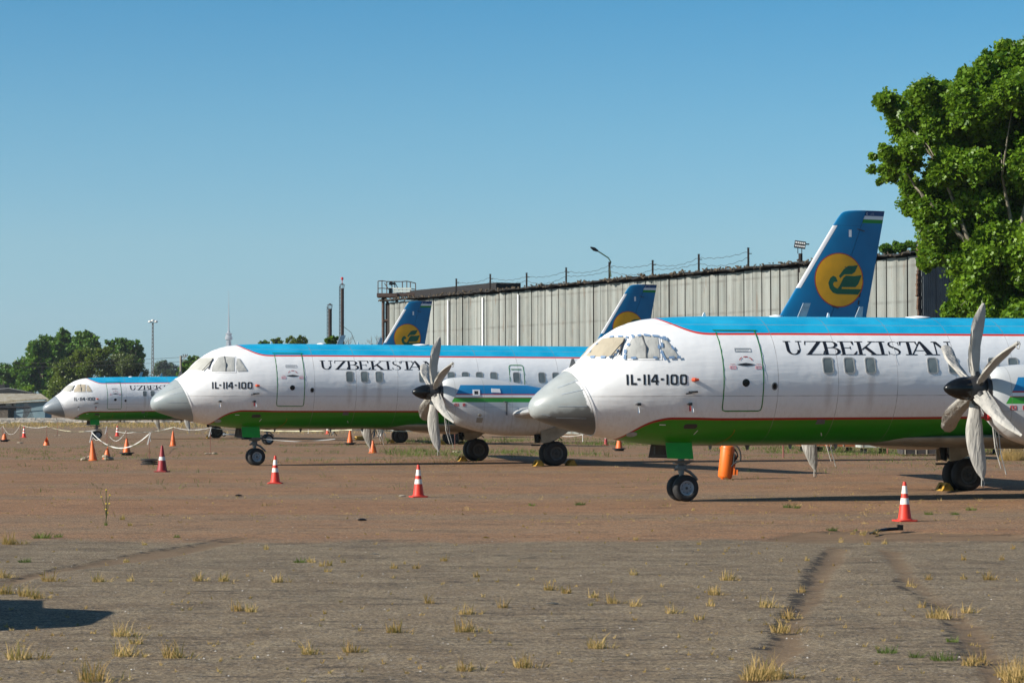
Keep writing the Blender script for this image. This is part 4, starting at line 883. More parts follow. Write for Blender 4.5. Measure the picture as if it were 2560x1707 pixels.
# floodlight
fl = at(2000, 612, (HA+Hd*wx(2000)).y); fr_ = empty('floodlight', fl+Vector((0,0,-1.9))); tag(fr_, 'square floodlight with ten round lamps on a roof post', 'floodlight')
m = MB(); m.tube([(.03,0,0),(.03,0,1.3)], .14, 8); m.tube([(-.15,0,1.3),(-.15,0,1.7)], .03, 6); m.tube([(.12,0,1.3),(.12,0,1.7)], .03, 6); m.build('mast', rust, fr_)
m = MB(); rt = Matrix.Rotation(R(8), 3, 'Y'); m.box((0,0,1.9), (.76,.2,.50), rt); m.tube([(.3,.1,1.95),(.65,.2,1.95)], .05, 6); m.build('lamp_box', MAT['dark'], fr_)
for r_ in range(2):
    for c_ in range(5):
        m = MB(); q = rt @ Vector((-.28+c_*.14, -.11, .115-r_*.22)); m.lathe([(.001,-.01),(.05,-.012),(.058,.0)], (q.x, q.y, 1.9+q.z), 'Y', 12); m.build('lamp', MAT['white'], fr_)
# railed platform at the far end of the hangar
pf = HA+Hd*HL; bs = at(985, 800, 229); pl = empty('roof_platform', (bs.x, 229, 0)); tag(pl, 'rusty steel platform with railings and slatted white panels at the far end of the hangar', 'platform')
steel = M('brown_steel', (.085, .055, .045), .8, .2, var=.3)
def lo(u, v, dy=0): return at(u, v, 229+dy)-Vector((bs.x, 229, 0))
m = MB()
for u, v0, v1 in ((958,744,850),(992,735,1000),): m.tube([lo(u, v1), lo(u, v0)], .16, 6)
m.tube([lo(958,744), Vector((lo(958,744).x, 0, 0))], .13, 6); m.tube([lo(962,744), lo(991,796)], .13, 6); m.tube([lo(958,803), lo(985,799)], .16, 6)
m.box(lo(969,739), (1.85, 2.2, .34)); m.build('frame', steel, pl)
m = MB(); m.box(lo(1022,737), (2.2, 2.0, .30)); m.build('deck', steel, pl)
m = MB()
rt = [(945,703),(955,702),(967,704),(980,704),(987,704),(1006,704),(1017,703),(1026,705),(1039,708)]
for i, (u, v) in enumerate(rt): m.tube([lo(u, v), lo(u, 742 if u < 990 else 737)], .045, 5)
m.tube([lo(*q) for q in rt], .045, 5); m.tube([lo(q[0], (q[1]+739)/2) for q in rt], .04, 5)
m.tube([lo(961,708), lo(985,742)], .04, 5); m.tube([lo(988,708), lo(1012,752)], .04, 5); m.build('railing', steel, pl)
m = MB()
for k in range(3): m.box(lo(1003, 722+k*6.2), (1.85, .3, .17)); 
m.build('slatted_panel', M('pale_slats', (.62,.66,.60), .6), pl)
m = MB(); m.box(lo(976,728), (.28,.4,.55)); m.box(lo(977,709), (.3,.4,.28), Matrix.Rotation(.3,3,'Y')); m.box(lo(983,709), (.25,.3,.2)); m.build('work_lamp', MAT['spinner'], pl)

def chimney(u, vt, vb, r, Y, label, beacon):
    a = at(u, vt, Y); q = empty('chimney', (a.x, Y, 0)); tag(q, label, 'chimney', 'chimneys beyond the airliners'); H_ = a.z; m = MB()
    t = NT('sooty_steel', .7, .3); t.color(t.mix(t.mr(t.noise(1, t.scale((1, 1, .5)), 5), .3, .7), (.028, .02, .018), (.055, .038, .032)))
    m.lathe([(r,0),(r,H_),(r*.93,H_),(r*.93,H_-1)], n=20); m.build('stack', t.mat, q, 40)
    m = MB(); k = r*1.35
    for j in range(8):
        a_ = j*math.pi/4; m.tube([(r*math.cos(a_), r*math.sin(a_), H_-.1), (k*math.cos(a_), k*math.sin(a_), H_+r*2.0)], r*.07, 4)
    m.lathe([(k*1.15,H_+r*2.0),(.02,H_+r*2.9)], n=16); m.build('cap', t.mat, q)
    m = MB()
    for s in (-.18, .18): m.tube([(-r-.12, s, 1), (-r-.12, s, H_+.3)], .03, 4)
    for i in range(int(H_/.45)): m.tube([(-r-.12,-.18,1+i*.45),(-r-.12,.18,1+i*.45),(-r,.18,1+i*.45)], .025, 4)
    m.build('ladder', rust, q)
    if beacon:
        m = MB(); m.tube([(0,0,H_+r*2.9),(0,0,H_+r*4.4)], .04, 5); m.lathe([(.01,0),(.16,.1),(.16,.35),(.01,.45)], (0,0,H_+r*4.4), n=10); m.build('beacon', MAT['red'], q)
        m = MB(); m.tube([(r,0,H_*.72),(r+.9,0,H_*.68),(r+1.8,0,H_*.55),(r+2.1,0,H_*.35),(r+2.2,0,H_*.2)], .03, 4); m.tube([(-r,0,H_*.6),(-r-1.8,0,H_*.25)], .025, 4); m.build('cable', wirem, q)
chimney(825, 772, 0, .24, 320, 'shorter dark steel chimney with a conical cap, left of the taller one', False)
chimney(855.5, 721, 0, .23, 320, 'taller dark steel chimney with a caged cap and a red beacon on top', True)

def tvtower():
    Y = 7850; b = at(571.5, 1000, Y); q = empty('television_tower', (b.x, Y, 0)); tag(q, 'faint hazy television tower far beyond the middle airliner', 'tower'); s = Y/F; mt = M('tower_grey', (.30,.32,.34), .8, var=.05)
    z = lambda v: at(571.5, v, Y).z
    m = MB()
    for a_ in (0, 90, 180, 270): m.tube([(26*math.cos(R(a_)), 26*math.sin(R(a_)), 0), (5.2*math.cos(R(a_)), 5.2*math.sin(R(a_)), z(852))], [4, 2.2], 6)
    for k in range(12):
        h = z(852)*k/12; r_ = 26-(20.8)*k/12; m.lathe([(r_,h),(r_+1,h+2),(r_,h+4)], n=8)
    m.tube([(0,0,0),(0,0,z(850))], 4.5, 8); m.build('shaft', mt, q)
    m = MB(); m.lathe([(5,z(851)),(11.5,z(848.5)),(11.8,z(843)),(9,z(841)),(9,z(836)),(11,z(835)),(11,z(834)),(5,z(832)),(3.2,z(826)),(2.4,z(825))], n=24); m.build('pod', mt, q, 40)
    m = MB(); m.tube([(0,0,z(826)),(0,0,z(790)),(0,0,z(789)),(0,0,z(760)),(0,0,z(759)),(0,0,z(727))], [2.4,2.0,1.5,1.2,.8,.5], 8); m.build('antenna', mt, q)
tvtower()
def lattice():
    Y = 640; a = at(382, 806, Y); q = empty('floodlight_mast', (a.x, Y, 0)); tag(q, 'tall thin lattice mast with round floodlights above the trees', 'mast'); H_ = a.z; mt = M('mast_steel', (.14,.12,.11), .7, .3)
    m = MB(); n = 26
    for c_ in ((-1,-1),(1,-1),(1,1),(-1,1)): m.tube([(c_[0]*.38, c_[1]*.38, 0), (c_[0]*.13, c_[1]*.13, H_)], .06, 4)
    for k in range(n):
        h0, h1 = H_*k/n, H_*(k+1)/n; r0, r1 = .38-.25*k/n, .38-.25*(k+1)/n
        m.tube([(-r0,-r0,h0),(r1,-r1,h1)], .04, 4); m.tube([(r0,-r0,h0),(-r1,-r1,h1)], .04, 4)
    m.build('lattice', mt, q); lm = M('lamp_dome', (.62,.62,.60), .4)
    for x in (-.75, .0, .8):
        m = MB(); m.lathe([(.001,.45),(.3,.38),(.5,.12),(.52,0),(.3,-.05)], (x, 0, H_+(.35 if x == 0 else .1)), n=14); m.build('floodlamp', lm, q, 50)
    m = MB(); m.tube([(-1.1,0,H_),(1.2,0,H_)], .06, 4); m.build('crossarm', mt, q)
lattice()
def upole():
    Y = 370; a = at(452, 889, Y); q = empty('utility_pole', (a.x, Y, 0)); tag(q, 'concrete utility pole with a crossarm between the far and middle airliners', 'utility pole'); H_ = a.z; mt = M('pole_grey', (.25,.22,.18), .8)
    m = MB(); m.tube([(0,0,0),(0,0,H_)], [.24,.16], 8); m.build('pole', mt, q); m = MB(); m.tube([(-.1,0,H_-.15),(.95,0,H_-.05)], .06, 5); m.tube([(0,0,H_-.9),(.75,0,H_-.1)], .05, 5); m.tube([(.1,0,H_-.75),(.7,0,H_-.8)], .05, 5); m.build('crossarm', mt, q)
    for x in (.35, .65, .92): m = MB(); m.lathe([(.06,0),(.08,.1),(.05,.25)], (x,0,H_-.02), n=8); m.build('insulator', MAT['dark'], q)
    for v0, dv, nm in ((893, 7, 'upper power line sagging past the utility pole'), (904, 6, 'lower power line sagging past the utility pole')):
        m = MB(); P = []
        for k in range(33):
            u = -150+k*22; s = abs(math.sin((u-452)/602*math.pi)); P.append(at(u, v0+dv*s+(452-u)*.022, Y+(452-u)*.02))
        m.tube(P, .022, 4); P = [at(452+k*18, v0+4*math.sin(k/20*math.pi), Y) for k in range(21)]; m.tube(P, .022, 4); tag(m.build('power_line', wirem), nm, 'power line')
upole()

def shed():
    Y = 610; mt = NT('blue_limewash', .85); mt.color(mt.mix(mt.mr(mt.noise(.4, det=5), .35, .7), (.15,.24,.29), (.20,.29,.33))); bl = mt.mat
    rf = NT('asbestos_sheets', .9); X = rf.xyz(); rf.color(rf.mix(rf.mr(rf.noise(.7, rf.scale((1, 1, 2)), 5, .7), .4, .62), (.36,.33,.27), (.24,.20,.13))); rf.bump(rf.m('SINE', rf.m('MULTIPLY', X['X'], 16)), .5, .1)
    a = at(0, 1047, Y); q = empty('blue_shed', (a.x, Y, 0)); tag(q, 'low pale blue shed with a mossy grey corrugated roof at the left edge', 'shed')
    L = lambda u, v, dy=0: (lambda p: Vector((p.x-a.x, dy, p.z)))(at(u, v, Y+dy))
    zt = L(72, 1001).z
    m = MB(); x0, x1 = L(40, 1047).x, L(112, 1047).x; m.prism([(x0,0,0),(x1,0,0),(x1,0,L(112,998).z),(x0,0,L(60,1004).z)], (0,9,0)); m.build('wall', bl, q)
    m = MB(); m.prism([(L(-60,0).x,2,0),(L(40,0).x,2,0),(L(40,0).x,2,zt-.3),(L(-60,0).x,2,zt-.3)], (0,7,0)); m.build('side_wall', M('dark_boards', (.055,.045,.035), .9, var=.4, sc=1), q)
    m = MB(); m.add([L(-60,983,9), L(102,983.5,9), L(129,1002,-.4), L(-60,1012,-1.6), ], [(3,2,1,0)]); m.add([L(-60,983.8,9.1), L(102,984.3,9.1), L(129,1002.8,-.3), L(-60,1012.8,-1.5)], [(0,1,2,3)]); m.build('roof', rf.mat, q)
    m = MB(); m.add([L(-60,1011,-1.7), L(40,1000,-1.7), L(110,995.5,-1.7), L(111,997.5,-1.7), L(40,1003,-1.7), L(-60,1014,-1.7)], [(5,4,3,2,1,0)]); m.build('awning_edge', M('mossy_wood', (.25,.21,.13), .9, var=.4, sc=2), q)
    m = MB(); m.box((L(36,1035).x, 1.9, 1.1), (.85,.1,2.05)); m.build('door', M('pale_blue_door', (.52,.62,.66), .6), q)
    for u, wd in ((18, 1.4), (35, .9)): m = MB(); m.box((L(u,1010).x, 1.88, L(u,1010).z), (wd,.1,.75)); m.build('window', M('bright_pane', (.55,.62,.65), .2), q)
    m = MB(); m.box((L(10,1033).x, -.5, 1.2), (2.4,1.5,2.3)); m.build('crate_stack', M('weathered_planks', (.10,.08,.06), .9, var=.5, sc=1.5), q)
    m = MB(); m.prism([L(-40,978,12), L(22,971,12), L(80,982,12), L(80,990,12), L(-40,990,12)], (0,6,0)); m.prism([L(-40,958,16), L(12,961,16), L(12,985,16), L(-40,985,16)], (0,6,0)); b = m.build('back_building', M('dark_back_wall', (.022,.022,.022), .9), q)
    m = MB(); m.add([L(-40,977,11.5), L(22,970.3,11.5), L(82,982.5,11.5), L(82,981,11.4), L(22,969,11.5), L(-40,975.6,11.5)], [(0,1,2,3,4,5)]); m.build('roof_edge', M('grey_eave', (.30,.30,.30), .8), b)
    m = MB()                                                   # leaning lattice of scrap in front
    for k in range(7): m.tube([L(56+k*1.5, 1047, -3), L(64+k*2.6, 1005+k*2, -3)], .07, 4)
    for k in range(9): m.tube([L(50+k*2, 1012+k*3.5, -3), L(76+k*1.2, 1018+k*3.4, -3)], .06, 4)
    m.tube([L(-20,1017,-3), L(74,1018,-3)], .22, 4); o = m.build('scrap_rack', MAT['dark']); o.location = (a.x, Y, 0); tag(o, 'dark rusty scrap rack leaning in front of the blue shed', 'rack')
shed()

# ------------------------------------------------------------------ trees and plants
def leafmat(name, a, b, rough=.45, tl=.3):
    t = NT(name, rough, spec=.4); at_ = t.n.new('ShaderNodeAttribute'); at_.attribute_name = 'tint'
    c = t.mix(at_.outputs['Fac'], a, b); t.color(c)
    tr = t.n.new('ShaderNodeBsdfTranslucent'); t.set(tr.inputs[0], t.mix(.5, c, (.22, .34, .03))); ms = t.n.new('ShaderNodeMixShader'); ms.inputs[0].default_value = tl
    t.l.new(t.b.outputs[0], ms.inputs[1]); t.l.new(tr.outputs[0], ms.inputs[2]); t.l.new(ms.outputs[0], t.n['Material Output'].inputs[0]); return t.mat
bark = M('grey_bark', (.16, .13, .10), .9, var=.4, sc=4, bump=.6)
def leaves(name, centers, radii, counts, size, mat, parent, shape=None, sub=0, shell=.55):
    """one mesh of leaf faces filling soft lobes; centres and radii in local metres"""
    P = []; T_ = []
    if sub:
        cc = []; r2 = []; n2 = []
        for (c, r, n) in zip(centers, radii, counts):
            for _ in range(sub):
                d = np.random.normal(size=3); d /= np.linalg.norm(d); q = r*.72*random.random()**.4; cc.append((c[0]+d[0]*q, c[1]+d[1]*q, c[2]+d[2]*q*.9)); r2.append(r*random.uniform(.42, .82)); n2.append(max(6, int(n/sub)))
        centers, radii, counts = cc, r2, n2
    for (c, r, n) in zip(centers, radii, counts):
        d = np.random.normal(size=(n, 3)); d /= np.linalg.norm(d, axis=1)[:, None]+1e-9
        # lumpy lobe: radius varies with direction, faces gather near the rim
        lump = 1+.28*np.sin(d[:, 0]*5+c[0]*3)*np.cos(d[:, 2]*6+c[2])+.18*np.sin(d[:, 1]*9+d[:, 2]*8+c[0]*7)
        rr = r*lump*(shell+(1-shell)*np.random.rand(n)**.6)*np.where(np.random.rand(n) < .3, 1+.55*np.random.rand(n)**1.5, 1)
        P.append(np.asarray(c)+d*rr[:, None]*np.array([1, 1, .85])); T_.append(np.full(n, random.uniform(.25, .75))+np.random.normal(0, .22, n))
    P = np.concatenate(P); T_ = np.clip(np.concatenate(T_), 0, 1); n = len(P)
    a = np.random.normal(size=(n, 3)); a[:, 2] = np.abs(a[:, 2])*.9+.25; a /= np.linalg.norm(a, axis=1)[:, None]
    b = np.random.normal(size=(n, 3)); b -= (b*a).sum(1)[:, None]*a; b /= np.linalg.norm(b, axis=1)[:, None]; c = np.cross(a, b)
    s = size*(.55+.8*np.random.rand(n))[:, None]
    if shape is None: shape = [(-.5, 0), (-.1, .34), (.5, 0), (-.1, -.34)]
    V = np.stack([P+b*s*x+c*s*y+a*s*(.12*(abs(x)-.2)) for x, y in shape], 1); k = len(shape)
    me = bpy.data.meshes.new(name); me.vertices.add(n*k); me.vertices.foreach_set('co', V.astype(np.float32).ravel())
    me.loops.add(n*k); me.loops.foreach_set('vertex_index', np.arange(n*k, dtype=np.int32)); me.polygons.add(n); me.polygons.foreach_set('loop_start', np.arange(0, n*k, k, dtype=np.int32)); me.update()
    at_ = me.attributes.new('tint', 'FLOAT', 'POINT'); at_.data.foreach_set('value', np.repeat(T_, k).astype(np.float32)); me.materials.append(mat)
    o = bpy.data.objects.new(name, me); COL.objects.link(o); o.parent = parent; return o
def tree(name, u, Y, lobes, label, cat, mat, leaf, dens_, trunk=.3, group=None, vb=None, depthj=.7, extra=0):
    """lobes: measured (u, v, radius in px)"""
    b = gp(u, vb) if vb else Vector(((u-1280)/F*Y, Y, gz(Y))); q = empty(name, (b.x, Y, gz(Y))); tag(q, label, cat, group); s = Y/F
    C = []; Rr = []; N_ = []
    for (lu, lv, lr) in lobes:
        r = lr*s; dy = random.uniform(-1, 1)*depthj*max(2.2*r, 0); p = at(lu, lv, Y)-q.location; C.append((p.x, dy, p.z)); Rr.append(r); N_.append(int(dens_*lr*lr))
    nl = len(lobes); mx_ = sum(c[0] for c in C)/nl
    for j in range(nl if Y > 400 else 0):
        C.append((mx_+(C[j][0]-mx_)*.88, C[j][1]+Rr[j]*1.2, C[j][2]*.93)); Rr.append(Rr[j]*1.2); N_.append(int(N_[j]*.8))
    leaves('crown', C, Rr, N_, leaf, mat, q, sub=7, shell=.4)
    m = MB(); top = max(c[2] for c in C); fork = Vector((0, 0, top*.32)); m.tube([(0,0,-.2),(trunk*.2,0,fork.z*.5),fork], [trunk*1.25,trunk,trunk*.85], 9)
    for c in C[:len(lobes)]:
        c = Vector(c); mid = fork.lerp(c, .5)+Vector((random.uniform(-.1,.1)*top*.3, 0, top*.05)); m.tube([fork, mid, mid.lerp(c,.7)], [trunk*.42,trunk*.22,trunk*.06], 6)
    m.build('trunk', bark, q, 50); return q
L_dark = leafmat('leaf_dark', (.024, .088, .006), (.10, .21, .014)); L_mid = leafmat('leaf_mid', (.035, .11, .006), (.12, .23, .015))
L_olive = leafmat('leaf_olive', (.06, .10, .006), (.14, .18, .01)); L_grey = leafmat('leaf_grey', (.055, .085, .022), (.12, .15, .045)); L_lime = leafmat('leaf_lime', (.14, .26, .01), (.24, .38, .02))
L_plane = leafmat('leaf_plane', (.034, .105, .003), (.19, .32, .018), .45, .38); L_blue = leafmat('leaf_hazy', (.03, .06, .03), (.06, .10, .04))
def Z(o, s, L): return [(o[0]+x/s, o[1]+y/s, r/s) for x, y, r in L]
o5, s5 = (0, 720), 4.704; G_ = 'trees beyond the apron'
tree('broadleaf_tree', 112, 640, Z(o5, s5, [(360,720,60),(430,690,80),(520,640,75),(590,620,55),(600,700,90),(690,690,80),(500,760,100),(380,800,80),(640,800,90),(280,870,80),(200,900,60),(420,880,90),(560,880,80),(330,960,90),(480,980,100),(620,960,80)]), 'broad tree with visible dark branches, leftmost of the tall trees behind the blue shed', 'tree', L_dark, 0.81, 2.21, 0.5, G_)
tree('broadleaf_tree', 165, 660, Z(o5, s5, [(740,500,34),(760,540,55),(710,560,45),(800,570,50),(700,620,60),(790,640,75),(860,650,60),(740,730,80),(850,740,80),(800,830,90),(900,820,80)]), 'tallest tree behind the farthest airliner, with a narrow pointed top', 'tree', L_dark, 0.74, 2.42, 0.5, G_)
tree('broadleaf_tree', 215, 655, Z(o5, s5, [(930,540,40),(1010,545,48),(1070,570,50),(1120,610,45),(950,620,70),(1050,650,80),(1120,690,55),(970,720,80),(1080,760,80)]), 'dark flat-topped tree, second tallest, right of the pointed one', 'tree', L_mid, 0.74, 2.42, 0.5, G_)
tree('broadleaf_tree', 315, 650, Z(o5, s5, [(1260,640,34),(1310,650,45),(1380,620,40),(1440,620,45),(1500,640,45),(1560,650,42),(1620,640,34),(1640,700,45),(1650,790,48),(1600,760,55),(1330,720,60),(1430,700,60),(1520,720,60),(1380,780,60),(1640,900,60),(1560,850,70)]), 'round open-crowned dark tree right of the tall group, nearest the lattice mast', 'tree', L_dark, 0.68, 2.10, 0.4, G_)
tree('bushy_tree', 205, 600, Z(o5, s5, [(940,780,60),(1040,760,70),(1150,740,70),(1240,740,60),(880,850,80),(1000,860,100),(1130,850,110),(780,900,80),(720,960,80),(850,980,110),(700,1060,90),(980,980,110),(640,1130,80),(760,1100,90),(620,1220,80),(700,1280,80),(880,1080,90),(640,1330,70)]), 'olive green feathery tree in front of the tall trees, above the farthest radome', 'tree', L_olive, 0.53, 2.94, 0.4, G_)
tree('bushy_tree', 292, 598, Z(o5, s5, [(1330,820,60),(1440,830,70),(1540,830,60),(1250,900,80),(1370,920,100),(1500,920,100),(1620,930,70),(1200,1000,90),(1330,1010,100),(1470,1020,100),(1600,1020,90),(1690,1000,60)]), 'grey green willow-like bushy tree behind the roof of the farthest airliner', 'tree', L_grey, 0.50, 2.94, 0.4, G_)
tree('bushy_tree', 20, 655, Z(o5, s5, [(20,930,50),(90,930,45),(40,1000,70),(130,960,50),(180,1000,70),(100,1070,80),(0,1080,80),(200,1100,80),(60,1150,70),(160,1160,60)]), 'low dark trees clump at the very left edge behind the shed', 'tree', L_dark, 0.68, 2.10, 0.4, G_)
tree('bushy_tree', 88, 640, Z(o5, s5, [(300,1050,80),(420,1060,80),(530,1060,70),(360,1140,80),(480,1140,80),(250,1130,70),(560,1150,60)]), 'dark shrubby tree right behind the roof of the blue shed', 'tree', L_dark, 0.68, 2.10, 0.3, G_)
tree('lime_bush', 70, 628, Z(o5, s5, [(300,1180,28),(340,1170,30),(380,1170,26),(330,1200,34)]), 'small bright lime green bush above the shed roof, left one', 'bush', L_lime, .55, 5, .08, G_)
tree('lime_bush', 113, 628, Z(o5, s5, [(480,1220,24),(530,1230,30),(580,1220,26),(560,1260,34)]), 'small bright lime green bush right of the shed roof', 'bush', L_lime, .55, 5, .08, G_)
tree('bushy_tree', 412, 1300, Z(o5, s5, [(1890,870,35),(1940,870,30),(1860,920,50),(1950,920,50),(2020,900,38),(2080,930,34),(1840,980,60),(1930,980,60),(2020,980,60),(2100,990,50)]), 'hazy blue green tree far behind, between the lattice mast and the utility pole', 'tree', L_blue, 0.74, 3.99, 0.5, G_)
tree('bushy_tree', 480, 520, Z(o5, s5, [(2230,840,36),(2290,830,40),(2340,840,34),(2200,900,55),(2290,900,55),(2140,940,45),(2230,980,60),(2330,970,60),(2120,1000,45)]), 'green tree right of the utility pole, above the middle airliner nose', 'tree', L_mid, 0.74, 1.89, 0.4, G_)
o6, s6 = (360, 820), 3.36
tree('thin_tree', 662, 620, Z(o6, s6, [(985,125,16),(1020,122,20),(1050,130,16)]), 'small dark treetop peeking over the middle airliner roof, left one', 'tree', L_dark, .7, 5, .3, G_)
tree('thin_tree', 690, 620, Z(o6, s6, [(1085,105,18),(1120,95,22),(1150,115,18),(1100,130,20)]), 'sparse treetop peeking over the middle airliner roof, second from the left', 'tree', L_olive, .6, 4.5, .3, G_)
tree('thin_tree', 745, 620, Z(o6, s6, [(1205,105,22),(1230,80,16),(1260,110,24),(1310,75,20),(1340,90,20),(1360,110,18),(1300,120,26)]), 'sparse wide treetop peeking over the middle airliner roof, left of the chimneys', 'tree', L_olive, .6, 4.5, .3, G_)
tree('thin_tree', 826, 300, Z(o6, s6, [(1530,105,16),(1560,95,18),(1590,85,20),(1620,85,14),(1600,115,20),(1550,125,20)]), 'bright green treetop in front of the shorter chimney', 'tree', L_mid, .35, 10, .2, G_)
tree('feathery_tree', 2245, 205, [(2205,622,9),(2222,618,10),(2240,622,9),(2256,615,10),(2272,610,8),(2285,612,9),(2240,608,6),(2262,628,12),(2225,630,12),(2290,625,10)], 'feathery green treetop rising behind the hangar roof, right of the nearest tail fin', 'tree', L_mid, .20, 22, .25, G_)
def bare(u, Y, v0, label):
    b = Vector(((u-1280)/F*Y, Y, 0)); q = empty('bare_tree', b); tag(q, label, 'tree', 'bare treetops'); top = at(u, v0, Y).z; m = MB()
    def br(p, d, l, r, n):
        e = p+d*l; m.tube([p, p.lerp(e, .5)+Vector((random.uniform(-.06,.06)*l, 0, 0)), e], [r, r*.8, r*.6], 4, False)
        if n:
            for k in range(3): br(p.lerp(e, random.uniform(.5, 1)), (d+Vector((random.uniform(-.7,.7), random.uniform(-.5,.5), random.uniform(0,.35)))).normalized(), l*random.uniform(.5,.75), r*.55, n-1)
    br(Vector((0,0,0)), Vector((0,0,1)), top*.62, .2, 0); br(Vector((0,0,top*.55)), Vector((-.2,0,1)).normalized(), top*.22, .11, 4); br(Vector((0,0,top*.55)), Vector((.35,0,1)).normalized(), top*.2, .1, 4)
    m.build('branches', bark, q)
bare(880, 330, 838, 'leafless treetop between the taller chimney and the far propeller blade tip'); bare(947, 330, 832, 'leafless treetop just left of the railed platform')

# the big plane tree
opt, spt = (2100, 60), 2.12
PL = [(235,420,55),(300,400,60),(370,390,62),(440,350,48),(500,345,48),(560,340,35),(480,420,80),(560,420,80),(230,700,45),(180,700,22),(280,740,55),(330,690,60),(400,640,75),(310,790,22),(205,780,14),(400,560,60),(290,480,45),(350,500,60),
 (660,270,38),(720,250,50),(790,210,50),(850,160,45),(930,140,50),(990,110,50),(680,350,80),(780,320,95),(880,260,95),(980,230,110),(620,470,100),(720,470,110),(840,420,120),(960,390,130),(500,560,80),(600,600,110),(720,620,120),(850,580,130),(980,560,140),
 (390,840,50),(440,900,60),(500,820,75),(400,970,26),(450,1010,48),(560,760,90),(560,900,95),(660,800,90),(840,760,110),(960,760,130),(520,1040,80),(640,1000,100),(760,960,80),(880,920,100),(990,960,120),
 (450,1130,40),(500,1200,60),(560,1160,75),(660,1150,95),(780,1120,110),(900,1110,120),(1010,1150,120),(490,1260,26),(600,1270,55),(700,1280,90),(820,1270,110),(950,1290,120),(640,1380,50),(720,1390,80),(840,1400,100),(960,1420,110),(660,1450,45),(600,1500,30),(570,1520,14),(700,1500,60),(800,1510,80),(920,1530,90),
 (700,1620,90),(850,1640,110),(980,1620,120),(780,1740,100),(930,1760,110)]
for i in range(44): PL.append((random.uniform(1080, 1560), random.uniform(60, 1650), random.uniform(90, 130)))
star = [(-.5,0),(-.25,.46),(.0,.2),(.36,.4),(.6,0),(.36,-.4),(.0,-.2),(-.25,-.46)]
def plane_tree():
    Y = 118; u0 = 2100+1000/2.12; q = empty('plane_tree', ((u0-1280)/F*Y, Y, gz(Y))); tag(q, 'huge leafy green plane tree at the right edge, taller than everything else', 'tree'); s = Y/F
    C = []; Rr = []; N_ = []
    for x, y, r in PL:
        rr = r/spt*s; p = at(opt[0]+x/spt, opt[1]+y/spt, Y)-q.location; k = max(0, 1-((x-1100)/1000)**2); dy = random.uniform(-1, .4)*(1.2+3.0*k)
        C.append((p.x, dy, p.z)); Rr.append(rr*1.02); N_.append(int(.66*r*r)+70)
    n0 = len(C)
    cx_ = sum(c[0] for c in C[:100])/100
    for j in range(n0):
        C.append((cx_+(C[j][0]-cx_)*.90, C[j][1]+random.uniform(1.5, 4.5), C[j][2]*.985)); Rr.append(Rr[j]*1.05); N_.append(int(N_[j]*.55))
    for x, y, r in ((800,420,120),(760,560,110),(880,700,130),(700,720,110),(620,640,100),(900,860,140),(760,1030,110),(680,930,100),(860,1180,120),(740,1210,100),(930,520,130)):
        p = at(opt[0]+x/spt, opt[1]+y/spt, Y)-q.location; C.append((p.x, random.uniform(-1.5, .5), p.z)); Rr.append(r/spt*s); N_.append(int(.4*r*r))
    leaves('crown', C, Rr, N_, .19, L_plane, q, star, sub=9, shell=.1)
    m = MB(); top = max(c[2] for c in C); f0_ = Vector((-.3, 0, 4.5)); m.tube([(0,0,-.3),(-.1,0,2),f0_], [.6,.48,.42], 14); nodes = []
    for d, l in (((-.45,-.1,.9),5.5),((.25,.1,1),6),((-.1,-.25,1),5),((.5,-.2,.8),5)):
        d = Vector(d).normalized(); e = f0_+d*l; m.tube([f0_, f0_.lerp(e,.5)+Vector((.1,0,.2)), e], [.26,.16,.12], 10); nodes += [e, f0_.lerp(e,.6)]
        for k in range(2): e2 = e+(d+Vector((random.uniform(-.6,.5),random.uniform(-.4,.4),random.uniform(.1,.5)))).normalized()*l*.7; m.tube([e, e2], [.12,.06], 8); nodes.append(e2)
    for c in C[:n0:5]:
        c = Vector(c); nn = min(nodes, key=lambda n_: (n_-c).length); m.tube([nn, nn.lerp(c,.5)+Vector((0,0,.15)), nn.lerp(c,.8)], [.05,.03,.012], 5)
    m.build('trunk', M('plane_bark', (.17,.15,.11), .85, var=.35, sc=3), q, 50)
plane_tree()

# ------------------------------------------------------------------ grass and weeds
G_dry = leafmat('dry_grass', (.28, .17, .055), (.52, .36, .15), .8); G_green = leafmat('green_weed', (.04, .075, .01), (.13, .17, .03), .7)
def blades(name, spots, mat, kind='stuff', label=None, cat=None, parent=None, loc=None):
    V = []; Fc = []; T_ = []
    for (x, y, z, n, h, sp_, lean) in spots:
        tb = random.random()
        for _ in range(int(n*(2.0 if y < 60 else 1))):
            a = random.uniform(0, 6.283); r = sp_*math.sqrt(random.random()); bx, by = x+r*math.cos(a), y+r*math.sin(a); hh = h*(random.uniform(.15, .7) if random.random() < .75 else random.uniform(.7, 1.5))
            la = random.uniform(0, 6.283); ll = hh*lean*random.random(); dx, dy = ll*math.cos(la)+r*.4*math.cos(a), ll*math.sin(la); w_ = random.uniform(.0010, .0026)*(1+y/30)
            wa = random.uniform(0, 3.14); wx_, wy_ = w_*math.cos(wa), w_*math.sin(wa); i = len(V)
            V += [(bx-wx_,by-wy_,z),(bx+wx_,by+wy_,z),(bx+dx*.4+wx_*.8,by+dy*.4+wy_*.8,z+hh*.6),(bx+dx*.4-wx_*.8,by+dy*.4-wy_*.8,z+hh*.6),(bx+dx,by+dy,z+hh)]
            Fc += [(i,i+1,i+2,i+3),(i+3,i+2,i+4)]; T_ += [min(1, max(0, tb+random.gauss(0,.2)))]*5
    m = MB(); m.add(V, Fc); o = m.build(name, mat, parent); at_ = o.data.attributes.new('tint', 'FLOAT', 'POINT'); at_.data.foreach_set('value', T_)
    return tag(o, label, cat, None, kind)
sp0 = []
